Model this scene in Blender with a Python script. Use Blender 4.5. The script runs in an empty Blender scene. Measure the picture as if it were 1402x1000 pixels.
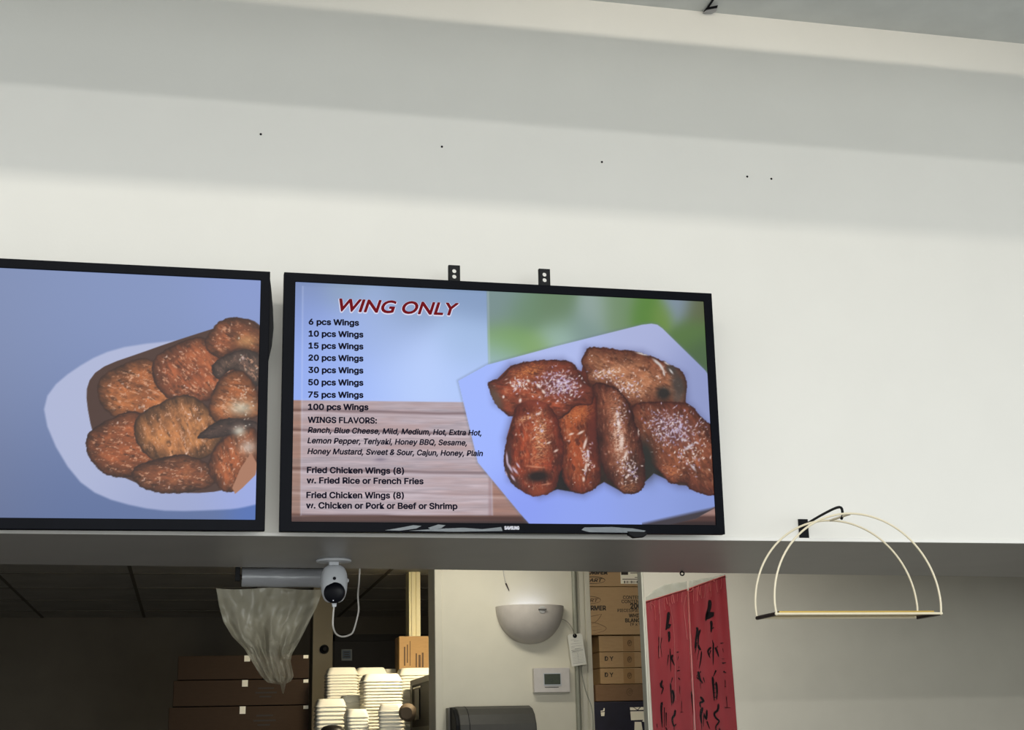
import bpy, bmesh, math, random
import numpy as np
from mathutils import Vector, Matrix
C = bpy.context.scene.collection
V = Vector
EYE = 1.6
# ------------------------------------------------------------------ camera
F_PX, PITCH, YAW, ROLL = 1881.9, 0.27021, 0.23225, -0.02436
CAM = V((-0.17217, -2.82748, EYE))
fw = V((math.sin(YAW)*math.cos(PITCH), math.cos(YAW)*math.cos(PITCH), math.sin(PITCH)))
r0 = V((math.cos(YAW), -math.sin(YAW), 0)); u0 = r0.cross(fw)
RT = r0*math.cos(ROLL) + u0*math.sin(ROLL); UP = u0*math.cos(ROLL) - r0*math.sin(ROLL)
cd = bpy.data.cameras.new('camera'); cam = bpy.data.objects.new('camera', cd); C.objects.link(cam)
cd.sensor_width = 36; cd.lens = F_PX/1402*36; cd.clip_start = .05
M4 = Matrix((RT, UP, -fw)).transposed().to_4x4(); M4.translation = CAM
cam.matrix_world = M4
bpy.context.scene.camera = cam
# ------------------------------------------------------------------ light and exposure
vs = bpy.context.scene.view_settings
vs.view_transform = 'Standard'; vs.look = 'None'; vs.gamma = 1; vs.use_curve_mapping = False; vs.exposure = 0.0
w = bpy.data.worlds.new('daylight'); bpy.context.scene.world = w; w.use_nodes = True
w.node_tree.nodes['Background'].inputs[0].default_value = (.93, .97, 1.0, 1)
w.node_tree.nodes['Background'].inputs[1].default_value = 1.10
def area(name, loc, aim, sx, sy, power, col=(1, 1, 1), spread=180):
    d = bpy.data.lights.new(name, 'AREA'); d.shape = 'RECTANGLE'; d.size = sx; d.size_y = sy; d.energy = power; d.color = col; d.spread = math.radians(spread)
    o = bpy.data.objects.new(name, d); C.objects.link(o); o.location = loc
    o.rotation_euler = (V(aim)-V(loc)).to_track_quat('-Z', 'Y').to_euler()
    return o
area('front_fill', (1.6, -8.5, 1.5), (1.0, 0, 2.6), 5, 2, 165, (.94, .99, .97))  # unseen fill added to lift the whole white wall evenly
area('band_light_near', (-.35, -3.0, 3.30), (-.35, .05, 2.6), 2.4, .05, 27, (1, .94, .84))  # added unseen strip light; the valance cuts it into the lower band
area('band_light_far', (-.2, -7.1, 3.078), (-.2, .05, 2.9), 3.0, .06, 66, (1, .98, .95))  # second added strip light, placed for the upper band on the wall
area('wall_top_fill', (1.0, -1.25, 3.355), (1.0, .05, 3.343), 1.6, .008, 7, (1, .9, .76))  # added light for the cream strip along the wall top
area('kitchen_lamp', (1.28, 3.66, 2.53), (.95, 4.2, 1.6), .25, .12, 13, (1, .85, .58), 130)
area('partition_lamp', (1.05, 2.92, 2.53), (1.15, 3.4, 1.8), .5, .08, 2.3, (1, .95, .82), 150)
area('panel_fill', (1.35, 1.35, 2.53), (1.62, 2.2, 1.95), .3, .15, 3.0, (1, .95, .86), 100)  # unseen fill added to brighten the beige panel wall
area('stack_fill', (1.95, 3.6, 2.53), (1.95, 4.6, 1.9), .3, .2, 6.6, (1, .93, .78))  # extra light added to brighten the boxes behind the partition
# ------------------------------------------------------------------ helpers
def lin(c):
    return tuple(((x/255)/12.92 if x/255 <= .04045 else ((x/255+.055)/1.055)**2.4) for x in c)
def at(px, py, ax=1, val=0.0):
    """the point of the plane (axis, value) that the photograph shows at a pixel"""
    d = RT*((px-701)/F_PX) - UP*((py-500)/F_PX) + fw
    return CAM + d*((val-CAM[ax])/d[ax])
def Y(px, py, y): return at(px, py, 1, y)
def Z(px, py, z): return at(px, py, 2, z)
MATS = {}
def mat(name, rgb, rough=.6, metal=0., noise=.06, nscale=30., bump=0., bscale=200., spec=.5, stretch=(1, 1, 1), emit=None):
    if name in MATS: return MATS[name]
    m = bpy.data.materials.new(name); m.use_nodes = True; nt = m.node_tree; b = nt.nodes['Principled BSDF']
    c = lin(rgb); b.inputs['Roughness'].default_value = rough; b.inputs['Metallic'].default_value = metal
    b.inputs['Specular IOR Level'].default_value = spec
    tc = nt.nodes.new('ShaderNodeTexCoord'); mp = nt.nodes.new('ShaderNodeMapping'); mp.inputs['Scale'].default_value = stretch
    nt.links.new(tc.outputs['Object'], mp.inputs['Vector'])
    n = nt.nodes.new('ShaderNodeTexNoise'); n.inputs['Scale'].default_value = nscale; n.inputs['Detail'].default_value = 4
    nt.links.new(mp.outputs[0], n.inputs['Vector'])
    r = nt.nodes.new('ShaderNodeValToRGB')
    r.color_ramp.elements[0].position = .25; r.color_ramp.elements[1].position = .75
    r.color_ramp.elements[0].color = tuple(x*(1-noise) for x in c)+(1,); r.color_ramp.elements[1].color = tuple(min(1, x*(1+noise)) for x in c)+(1,)
    nt.links.new(n.outputs['Fac'], r.inputs[0]); nt.links.new(r.outputs[0], b.inputs['Base Color'])
    if bump:
        n2 = nt.nodes.new('ShaderNodeTexNoise'); n2.inputs['Scale'].default_value = bscale; nt.links.new(mp.outputs[0], n2.inputs['Vector'])
        bp = nt.nodes.new('ShaderNodeBump'); bp.inputs['Strength'].default_value = bump; bp.inputs['Distance'].default_value = .002
        nt.links.new(n2.outputs['Fac'], bp.inputs['Height']); nt.links.new(bp.outputs[0], b.inputs['Normal'])
    if emit:
        b.inputs['Emission Color'].default_value = lin(emit[0])+(1,); b.inputs['Emission Strength'].default_value = emit[1]
    MATS[name] = m; return m
def plastic(name, rgb, clear, rough, bump, bscale, stretch=(1, 1, 1)):
    """thin see-through plastic film"""
    m = mat(name, rgb, rough, 0, .1, 20, bump, bscale, .6, stretch); nt = m.node_tree; b = nt.nodes['Principled BSDF']; out = nt.nodes['Material Output']
    t = nt.nodes.new('ShaderNodeBsdfTransparent'); x = nt.nodes.new('ShaderNodeMixShader'); x.inputs[0].default_value = clear
    nt.links.new(b.outputs[0], x.inputs[1]); nt.links.new(t.outputs[0], x.inputs[2]); nt.links.new(x.outputs[0], out.inputs[0]); return m
class MB:
    def __init__(s): s.v = []; s.f = []
    def add(s, vs, fs):
        o = len(s.v); s.v += [V(p) for p in vs]; s.f += [tuple(i+o for i in f) for f in fs]; return s
    def box(s, lo, hi):
        (a, b, c), (d, e, f) = lo, hi
        return s.add([(a,b,c),(d,b,c),(d,e,c),(a,e,c),(a,b,f),(d,b,f),(d,e,f),(a,e,f)], [(0,3,2,1),(4,5,6,7),(0,1,5,4),(1,2,6,5),(2,3,7,6),(3,0,4,7)])
    def prism(s, pts, off):
        pts = [V(p) for p in pts]; n = len(pts); off = V(off)
        return s.add(pts+[p+off for p in pts], [tuple(range(n))[::-1], tuple(range(n, 2*n))] + [(i, (i+1) % n, n+(i+1) % n, n+i) for i in range(n)])
    def tube(s, path, r, seg=8, caps=True):
        path = [V(p) for p in path]; n = len(path); rings = []
        T0 = (path[1]-path[0]).normalized(); a = T0.orthogonal().normalized()
        for i, p in enumerate(path):
            T = (path[min(i+1, n-1)]-path[max(i-1, 0)]).normalized()
            a = (a - T*a.dot(T)).normalized(); b = T.cross(a); rr = r[i] if isinstance(r, (list, tuple)) else r
            rings += [p + (a*math.cos(q)+b*math.sin(q))*rr for q in (2*math.pi*k/seg for k in range(seg))]
        fs = [(i*seg+k, i*seg+(k+1) % seg, (i+1)*seg+(k+1) % seg, (i+1)*seg+k) for i in range(n-1) for k in range(seg)]
        if caps: fs += [tuple(range(seg))[::-1], tuple(range((n-1)*seg, n*seg))]
        return s.add(rings, fs)
    def lathe(s, prof, c, axis=(0, 0, 1), seg=24, squash=None):
        """profile of (radius, height) pairs about an axis through c"""
        A = V(axis).normalized(); a = A.orthogonal().normalized()
        if abs(A.z) > .9: a = V((1, 0, 0))
        b = A.cross(a); c = V(c); n = len(prof)
        vs = [c + A*h + (a*math.cos(q)+b*math.sin(q))*r for r, h in prof for q in (2*math.pi*k/seg for k in range(seg))]
        fs = [(i*seg+k, i*seg+(k+1) % seg, (i+1)*seg+(k+1) % seg, (i+1)*seg+k) for i in range(n-1) for k in range(seg)]
        fs += [tuple(range(seg))[::-1], tuple(range((n-1)*seg, n*seg))]
        return s.add(vs, fs)
    def grid(s, fn, nu, nv, mask=None):
        vs = [fn(i/nu, j/nv) for j in range(nv+1) for i in range(nu+1)]
        return s.add(vs, [(j*(nu+1)+i, j*(nu+1)+i+1, (j+1)*(nu+1)+i+1, (j+1)*(nu+1)+i) for j in range(nv) for i in range(nu)])
    def ribbon(s, pts, wid):
        """flat tapering brush stroke through points of the x-z plane"""
        pts = [V(p) for p in pts]
        if len(pts) > 2: pts = smooth(pts, 3)
        n = len(pts); vs = []
        for i, p in enumerate(pts):
            T = (pts[min(i+1, n-1)]-pts[max(i-1, 0)]).normalized(); N = V((-T.z, 0, T.x))
            t = i/(n-1); k = wid*.5*(.75+.35*math.sin(3*t+1))*(.55 if t in (0, 1) else 1)
            vs += [p+N*k, p-N*k]
        return s.add(vs, [(2*i, 2*i+1, 2*i+3, 2*i+2) for i in range(n-1)])
    def build(s, name, m, parent=None, bevel=0, smooth_=False, local=False, seg=2):
        off = V((0, 0, 0)) if (parent is None or local) else org(parent)
        me = bpy.data.meshes.new(name); me.from_pydata([tuple(p-off) for p in s.v], [], s.f)
        bm = bmesh.new(); bm.from_mesh(me); bmesh.ops.remove_doubles(bm, verts=bm.verts, dist=1e-6); bmesh.ops.recalc_face_normals(bm, faces=bm.faces); bm.to_mesh(me); bm.free()
        if smooth_:
            me.polygons.foreach_set('use_smooth', [True]*len(me.polygons)); me.set_sharp_from_angle(angle=math.radians(40))
        me.materials.append(m)
        o = bpy.data.objects.new(name, me); C.objects.link(o); o.parent = parent
        if bevel:
            md = o.modifiers.new('bevel', 'BEVEL'); md.width = bevel; md.segments = seg; md.limit_method = 'ANGLE'; md.angle_limit = .6
        return o
def org(o):
    p = V(o.location)
    while o.parent: o = o.parent; p = p + V(o.location)
    return p
def smooth(pts, k=4):
    out = []; n = len(pts)
    for i in range(n-1):
        a, b, c, d = pts[max(i-1, 0)], pts[i], pts[i+1], pts[min(i+2, n-1)]
        for j in range(k):
            t = j/k
            out.append(.5*((2*b)+(c-a)*t+(2*a-5*b+4*c-d)*t*t+(3*b-a-3*c+d)*t**3))
    return out+[pts[-1]]
def tag(o, label=None, cat=None, group=None, kind=None):
    if label: o['label'] = label
    if cat: o['category'] = cat
    if group: o['group'] = group
    if kind: o['kind'] = kind
    return o
def thing(name, loc, label, cat, group=None):
    o = bpy.data.objects.new(name, None); C.objects.link(o); o.empty_display_size = .05; o.location = loc
    return tag(o, label, cat, group)
def struct(name, mb, m, label=None, bevel=0):
    return tag(mb.build(name, m, None, bevel), label, None, None, 'structure')
def copy_tree(o, parent=None):
    c = o.copy(); C.objects.link(c); c.parent = parent
    for ch in list(o.children): copy_tree(ch, c)
    return c
try:
    import os
    SANS = bpy.data.fonts.load(os.path.join(bpy.utils.system_resource('DATAFILES', path='fonts'), 'Inter.woff2'))
except Exception:
    SANS = None
def text_mesh(body, bold=0.0, shear=0.0, space=1.0, font=True):
    """letters as vertices and faces in the x-y plane, with the box they fill"""
    cu = bpy.data.curves.new('lettering', 'FONT'); cu.body = body
    if SANS and font: cu.font = SANS
    cu.offset = bold; cu.shear = shear; cu.space_character = space; cu.resolution_u = 4
    o = bpy.data.objects.new('lettering', cu); C.objects.link(o)
    dg = bpy.context.evaluated_depsgraph_get(); me = bpy.data.meshes.new_from_object(o.evaluated_get(dg))
    vs = np.array([v.co[:] for v in me.vertices]); fs = [tuple(p.vertices) for p in me.polygons]
    bpy.data.objects.remove(o); bpy.data.meshes.remove(me); bpy.data.curves.remove(cu)
    return vs, fs
CAPH = {}
def put_text(mb, body, a, b, up, cap=None, bold=0., shear=0., space=1., lift=V((0, 0, 0)), font=True, ring=6):
    """write body from point a to point b of a surface; up is the letters' up direction; cap sets the capital height"""
    vs, fs = text_mesh(body, 0, shear, space, font); x0, x1 = vs[:, 0].min(), vs[:, 0].max(); nrm = V(up).cross(V(b)-V(a)).normalized()
    bb = bold*.9; x0 -= bb; x1 += bb
    a, b, up = V(a), V(b), V(up).normalized(); L = (b-a).length; X = (b-a)/L; k = L/(x1-x0)
    if cap and font not in CAPH: CAPH[font] = text_mesh('H', font=font)[0][:, 1].max()
    ky = cap/CAPH[font] if cap else k
    sh = [(0, 0)] if bold <= 0 else [(math.cos(i*6.2832/ring)*bb, math.sin(i*6.2832/ring)*bb) for i in range(ring)]
    for i, (sx, sy) in enumerate(sh):
        mb.add([a + X*((p[0]-x0+sx)*k) + up*((p[1]+sy)*ky) + lift + nrm*(i*2e-5) for p in vs], fs)

# ------------------------------------------------------------------ materials
M = dict(
    wall=mat('white_wall_paint', (226, 225, 219), .75, 0, .015, 6, .08, 120),
    strip=mat('pale_trim_paint', (232, 231, 226), .5, 0, .02, 20),
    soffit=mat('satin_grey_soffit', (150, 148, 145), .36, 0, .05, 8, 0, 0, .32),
    ceil=mat('grey_ceiling_panel', (208, 212, 210), .8, 0, .06, 12, .1, 60),
    floor=mat('grey_floor_tile', (128, 124, 118), .5, 0, .08, 10),
    cream=mat('cream_partition_paint', (217, 212, 194), .7, 0, .03, 9, .1, 150),
    panel=mat('beige_panel_paint', (200, 196, 182), .7, 0, .03, 9, .15, 200),
    edge=mat('grey_panel_edge', (196, 196, 182), .6, 0, .03, 20),
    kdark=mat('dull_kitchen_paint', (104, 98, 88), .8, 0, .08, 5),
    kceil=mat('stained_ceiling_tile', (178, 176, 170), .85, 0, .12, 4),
    pillar=mat('tan_pillar_paint', (140, 132, 114), .8, 0, .06, 5),
    black=mat('black_plastic', (18, 19, 22), .5, 0, .1, 40, 0, 0, .1),
    gloss=mat('satin_black_bezel', (12, 14, 20), .42, 0, .1, 20, 0, 0, .035),
    steel=mat('black_painted_steel', (30, 31, 33), .5, 0, .1, 60, 0, 0, .12),
    white=mat('white_plastic', (192, 195, 199), .4, 0, .02, 30),
    cable=mat('white_cable', (200, 196, 188), .5, 0, .03, 60),
    lens=mat('black_lens_glass', (7, 8, 16), .35, 0, .05, 30, 0, 0, .12),
    foam=mat('white_foam', (240, 236, 220), .6, 0, .015, 60, .1, 300),
    card=mat('brown_cardboard', (176, 142, 98), .8, 0, .06, 25, .1, 150, .3, (1, 1, 4)),
    card4=mat('grey_brown_cardboard', (158, 132, 100), .8, 0, .05, 25, .1, 150, .3, (1, 1, 4)),
    card2=mat('dull_brown_cardboard', (156, 130, 98), .8, 0, .07, 25, .1, 150, .3, (1, 1, 4)),
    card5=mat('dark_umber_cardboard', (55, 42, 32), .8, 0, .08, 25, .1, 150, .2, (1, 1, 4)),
    card3=mat('dark_brown_cardboard', (112, 88, 68), .8, 0, .08, 25, .1, 150, .3, (1, 1, 4)),
    ink=mat('black_ink', (34, 28, 24), .7, 0, .1, 60),
    inkb=mat('faded_brown_ink', (92, 70, 48), .7, 0, .1, 60),
    navy=mat('navy_printed_board', (26, 27, 46), .5, 0, .3, 12),
    paper=mat('white_paper', (230, 228, 216), .8, 0, .02, 80),
    red=mat('red_scroll_paper', (134, 32, 40), .65, 0, .12, 40, .2, 90, .4, (1, 1, .25)),
    brush=mat('black_brush_ink', (16, 10, 14), .8, 0, .15, 60, 0, 0, .1),
    wire=mat('cream_coated_wire', (226, 216, 188), .35, 0, .03, 60),
    gold=mat('brass_plate', (176, 146, 72), .3, .8, .05, 40),
    bronze=mat('dark_bronze_bar', (70, 60, 56), .4, .5, .1, 40),
    pipe=mat('grey_conduit', (150, 150, 134), .45, .1, .05, 50),
    grey=mat('smoked_grey_plastic', (70, 69, 65), .5, 0, .06, 30, .05, 60, .3),
    lcd=mat('grey_green_lcd', (78, 84, 74), .2, 0, .1, 90),
    blue=mat('blue_sign_face', (62, 96, 128), .4, 0, .2, 40),
    slate=mat('dark_door_paint', (58, 55, 54), .6, 0, .1, 8),
    bowl=mat('brown_paper_bowl', (112, 96, 76), .7, 0, .05, 40),
    pot=mat('dark_lid_metal', (40, 36, 34), .4, .3, .1, 40),
    film=plastic('clear_crinkled_film', (192, 186, 164), .48, .28, .9, 26, (1, 1, .35)),
    filmroll=plastic('wound_plastic_film', (148, 150, 154), .12, .25, .9, 60, (.3, 1, 1)),
    sleeve=plastic('clear_sleeve', (120, 105, 100), .972, .18, .6, 40, (1, 1, .3)),
    flap=plastic('cloudy_sleeve_top', (190, 194, 180), .5, .25, .9, 60),
    strips=plastic('bezel_reflection', (112, 120, 126), .35, .3, .5, 60),
    tube=mat('lit_lamp_tube', (235, 240, 255), .4, 0, .01, 10, emit=((205, 215, 255), 6)),
)
# ------------------------------------------------------------------ the setting
WY = .12                                             # face of the menu wall
ZH = EYE + .4405                                     # underside of the header
ZC = EYE + 1.798                                     # dining ceiling
ZK = 2.56                                            # kitchen ceiling
struct('wall_front', MB().box((-3, WY, ZH+.002), (4.6, WY+.12, ZC+.3)), M['wall'], 'white wall above the pass-through carrying the menu screens')
zs = Y(1000, 736, WY).z
struct('trim_1', MB().box((-3, WY-.004, ZH), (4.6, WY, zs)), M['strip'], 'thin pale edge strip along the bottom of the white wall', .0012)
b0, b1 = Z(340, 777, ZH), Z(1000, 785.3, ZH); sl = (b1.y-b0.y)/(b1.x-b0.x)
ya, yb = b0.y+sl*(-3-b0.x), b0.y+sl*(3.3-b0.x)
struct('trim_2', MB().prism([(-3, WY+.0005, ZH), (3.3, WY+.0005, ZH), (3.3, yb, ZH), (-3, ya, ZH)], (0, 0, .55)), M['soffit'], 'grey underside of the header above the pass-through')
struct('floor', MB().box((-6, -9, -.05), (7, 9, 0)), M['floor'])
struct('ceiling', MB().box((-3, -1.45, ZC), (4.6, WY, ZC+.04)), M['ceil'], 'grey panel ceiling over the dining side')
VZ = 3.0507
struct('trim_3', MB().box((-3, -1.36, VZ), (4.6, -1.30, ZC)), M['wall'], 'unseen valance added to cut the light bands on the white wall')  # out-of-view blocker added so its edge shades the upper wall
struct('trim_4', MB().box((-3, -.82, 3.24), (4.6, -.80, 3.338)).box((-3, -1.30, 3.24), (4.6, -.82, 3.255)), M['wall'], 'unseen lip added to bound the bright strip at the wall top')  # added blocker that keeps the wall-top light off the wall below
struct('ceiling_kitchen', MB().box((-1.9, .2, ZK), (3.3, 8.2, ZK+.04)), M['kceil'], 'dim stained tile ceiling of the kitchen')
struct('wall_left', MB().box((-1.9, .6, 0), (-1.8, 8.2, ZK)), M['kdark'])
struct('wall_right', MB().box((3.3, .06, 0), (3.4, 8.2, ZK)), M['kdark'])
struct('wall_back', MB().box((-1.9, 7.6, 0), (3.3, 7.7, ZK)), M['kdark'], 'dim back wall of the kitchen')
# tile joints of the kitchen ceiling
tj = MB()
for y in (5.0, 5.7, 6.4, 7.1): tj.box((-1.8, y, ZK-.004), (3.3, y+.02, ZK))
for x in (-1.2, -.5, .2, .9, 1.6, 2.3): tj.box((x, .8, ZK-.004), (x+.02, 7.6, ZK))
struct('trim_5', tj, mat('dull_ceiling_grid', (108, 102, 92), .7))
PY = 3.4
pl, pr = Y(595.3, 890, PY).x, Y(810.3, 890, PY).x
struct('wall_partition', MB().box((pl, PY, 0), (pr, PY+.17, ZK)), M['cream'], 'cream partition wall behind the pass-through', .004)
tm = MB().box((pl+.001, PY-.006, 0), (pl+.034, PY, ZK)).box((pr-.052, PY-.006, 0), (pr-.03, PY, ZK)).box((pr-.024, PY-.008, 0), (pr-.001, PY, ZK))
struct('trim_6', tm, M['cream'], 'cream edge strips of the partition wall', .0015)
QY = 2.2
ql = Y(885.2, 890, QY).x
struct('wall_panel', MB().box((ql, QY, 0), (3.3, QY+.045, ZK)), M['panel'], 'beige panel wall behind the red scrolls', .0015)
struct('trim_7', MB().box((ql-.006, QY+.004, 0), (ql, QY+.05, ZK)), M['edge'], 'pale end strip of the beige panel wall')
# pillar and post of the kitchen, the dark door
a, b = Y(428, 890, 5.6).x, Y(455.5, 890, 5.6).x
struct('wall_pillar', MB().box((a, 5.6, 0), (b, 5.8, ZK)), M['pillar'], 'tan pillar between the dark boxes and the foam containers', .004)
KY = 4.90
a, b = Y(560, 820, KY).x, Y(575.5, 820, KY).x
post = MB().box((a, KY, 0), (b, KY+.12, ZK))
struct('trim_8', post.box((a+.014, KY-.006, 0), (a+.030, KY, ZK)).box((a+.040, KY-.006, 0), (b-.006, KY, ZK)), mat('pale_yellow_post', (246, 236, 190), .5, 0, .02, 20), 'brightly lit cream post beside the partition')
dx0, dx1, dz = Y(457, 900, 7.6).x, Y(620, 900, 7.6).x, Y(500, 879, 7.6).z
struct('door_1', MB().box((dx0, 7.56, 0), (dx1, 7.6, dz)), M['slate'], 'dark door in the kitchen back wall')
df = MB().box((dx0-.05, 7.54, 0), (dx0, 7.6, dz+.05)).box((dx1, 7.54, 0), (dx1+.05, 7.6, dz+.05)).box((dx0-.05, 7.54, dz), (dx1+.05, 7.6, dz+.05))
struct('trim_9', df, mat('black_door_frame', (34, 32, 31), .6), 'dark frame of the kitchen door')

# ------------------------------------------------------------------ pictures shown on the two screens
rng = np.random.RandomState(7)
LAT = rng.rand(8, 64, 64)
def vnoise(x, y, k=0):
    x = np.asarray(x, float); y = np.asarray(y, float)
    xi = np.floor(x).astype(int); yi = np.floor(y).astype(int); fx = x-xi; fy = y-yi
    fx = fx*fx*(3-2*fx); fy = fy*fy*(3-2*fy); L = LAT[k % 8]
    g = lambda i, j: L[(yi+j) % 64, (xi+i) % 64]
    return (g(0, 0)*(1-fx)+g(1, 0)*fx)*(1-fy)+(g(0, 1)*(1-fx)+g(1, 1)*fx)*fy
def fbm(x, y, k=0): return .5*vnoise(x, y, k)+.3*vnoise(2.1*x, 2.1*y, k+1)+.2*vnoise(4.3*x, 4.3*y, k+2)
def pdist(X, Yy, poly):
    """signed distance to a polygon, positive inside"""
    P = np.array(poly, float); n = len(P); d = np.full(X.shape, 1e9); ins = np.zeros(X.shape, bool)
    for i in range(n):
        ax, ay = P[i]; bx, by = P[(i+1) % n]; ex, ey = bx-ax, by-ay
        t = np.clip(((X-ax)*ex+(Yy-ay)*ey)/(ex*ex+ey*ey+1e-9), 0, 1)
        d = np.minimum(d, np.hypot(X-ax-t*ex, Yy-ay-t*ey))
        c = ((ay > Yy) != (by > Yy)) & (X < (bx-ax)*(Yy-ay)/(by-ay+1e-12)+ax); ins ^= c
    return np.where(ins, d, -d)
def rounded(poly, k=4):
    P = [V((p[0], p[1], 0)) for p in poly]; P = [P[-1]]+P+[P[0], P[1]]
    s = smooth(P, k); return [(q.x, q.y) for q in s[k:-k-1]]
def blobs(X, Yy, lst):
    num = 0; den = 1e-9
    for x, y, r, c in lst:
        w_ = np.exp(-((X-x)**2+(Yy-y)**2)/(2*r*r))+1e-7; num = num+w_[:, None]*np.array(c, float); den = den+w_
    return num/den[:, None]
def mixin(col, m, c):
    m = np.clip(m, 0, 1)[:, None]; return col*(1-m)+np.asarray(c, float)*m
def seeds(col, X, Yy, d, cx, cy, rx, ry, n, seed, cols=((232, 212, 208), (196, 182, 214), (240, 228, 222)), ln=1.7):
    r = np.random.RandomState(seed)
    for i in range(n):
        x = cx+rx*r.randn()*.55; y = cy+ry*r.randn()*.55; a = r.rand()*3.14; ca, sa = math.cos(a), math.sin(a)
        k = np.where((np.abs(X-x) < 4) & (np.abs(Yy-y) < 4) & (d > 1))[0]
        if not len(k): continue
        u = (X[k]-x)*ca+(Yy[k]-y)*sa; v = -(X[k]-x)*sa+(Yy[k]-y)*ca
        q = np.exp(-((u/ln)**2+(v/.75)**2))*(.5+.5*r.rand())
        col[k] = mixin(col[k], q, cols[i % len(cols)])
    return col
def wing(col, X, Yy, poly, base, dark, axis, k, shine=.5, soft=16, plate=False, edge_=.38):
    d = pdist(X, Yy, rounded(poly))
    d = d + (fbm(X/6, Yy/6, k)-.5)*3.5
    if plate: col = mixin(col, np.clip(1+d/9, 0, 1)**2*.65*(d < 0), (84, 86, 120))
    m = np.clip(d+.5, 0, 1); ca, sa = math.cos(axis), math.sin(axis)
    u = (X*ca+Yy*sa); v = (-X*sa+Yy*ca)
    sh = np.clip(d/(soft*1.5), 0, 1)**.8
    tex = fbm(u/17, v/6.5, k+1); fine = fbm(u/5.0, v/2.6, k+3); big = fbm(X/26, Yy/26, k+5)
    c = np.array(dark)*(1-sh[:, None])+np.array(base)*sh[:, None]
    c = c*(.30+.56*tex+.34*fine+.28*big)[:, None]
    mott = np.clip((fbm(X/15, Yy/15, k+2)-.5)*4, 0, 1)*sh
    c = mixin(c, mott*.40, np.array(base)*1.22+[16, 18, 10])
    dk = np.clip((.40-fbm(u/12, v/5, k+6))*6, 0, 1); c = mixin(c, dk*.55, np.array(dark)*.75)
    hl = np.clip((fbm(u/6, v/2.4, k+4)-.62)*9, 0, 1)*np.clip((d-4)/8, 0, 1)*shine
    c = mixin(c, hl, (214, 160, 128))
    gl = np.clip((vnoise(X/2.6, Yy/2.6, k+6)-.80)*7, 0, 1)*np.clip((fbm(X/14, Yy/14, k+7)-.5)*5, 0, 1)*np.clip((d-3)/6, 0, 1); c = mixin(c, gl*.75, (232, 206, 196))
    c = mixin(c, np.clip(1.6-d*.5, 0, 1)*edge_, (36, 15, 13))
    return col*(1-m[:, None])+c*m[:, None], d
def sheen(col, X, Yy, d, cx, cy, rx, ry, ang, c, amt, k, fine=2.2):
    """a glazed highlight broken up by the grain of the skin"""
    ca, sa = math.cos(ang), math.sin(ang); u = (X-cx)*ca+(Yy-cy)*sa; v = -(X-cx)*sa+(Yy-cy)*ca
    g = np.exp(-(u/rx)**2-(v/ry)**2)*np.clip(d/3, 0, 1); n = .35+1.3*np.clip((fbm(X/fine, Yy/(fine*.55), k)-.42)*3, 0, 1)
    return mixin(col, g*n*amt, c)
def spots(col, X, Yy, d, lst, c, amt):
    for x, y, rx, ry, ang in lst:
        ca, sa = math.cos(ang), math.sin(ang); u = (X-x)*ca+(Yy-y)*sa; v = -(X-x)*sa+(Yy-y)*ca
        col = mixin(col, np.clip(1.5*np.exp(-(u/rx)**2-(v/ry)**2)-.25, 0, 1)*amt*(d > 0), c)
    return col
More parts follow.
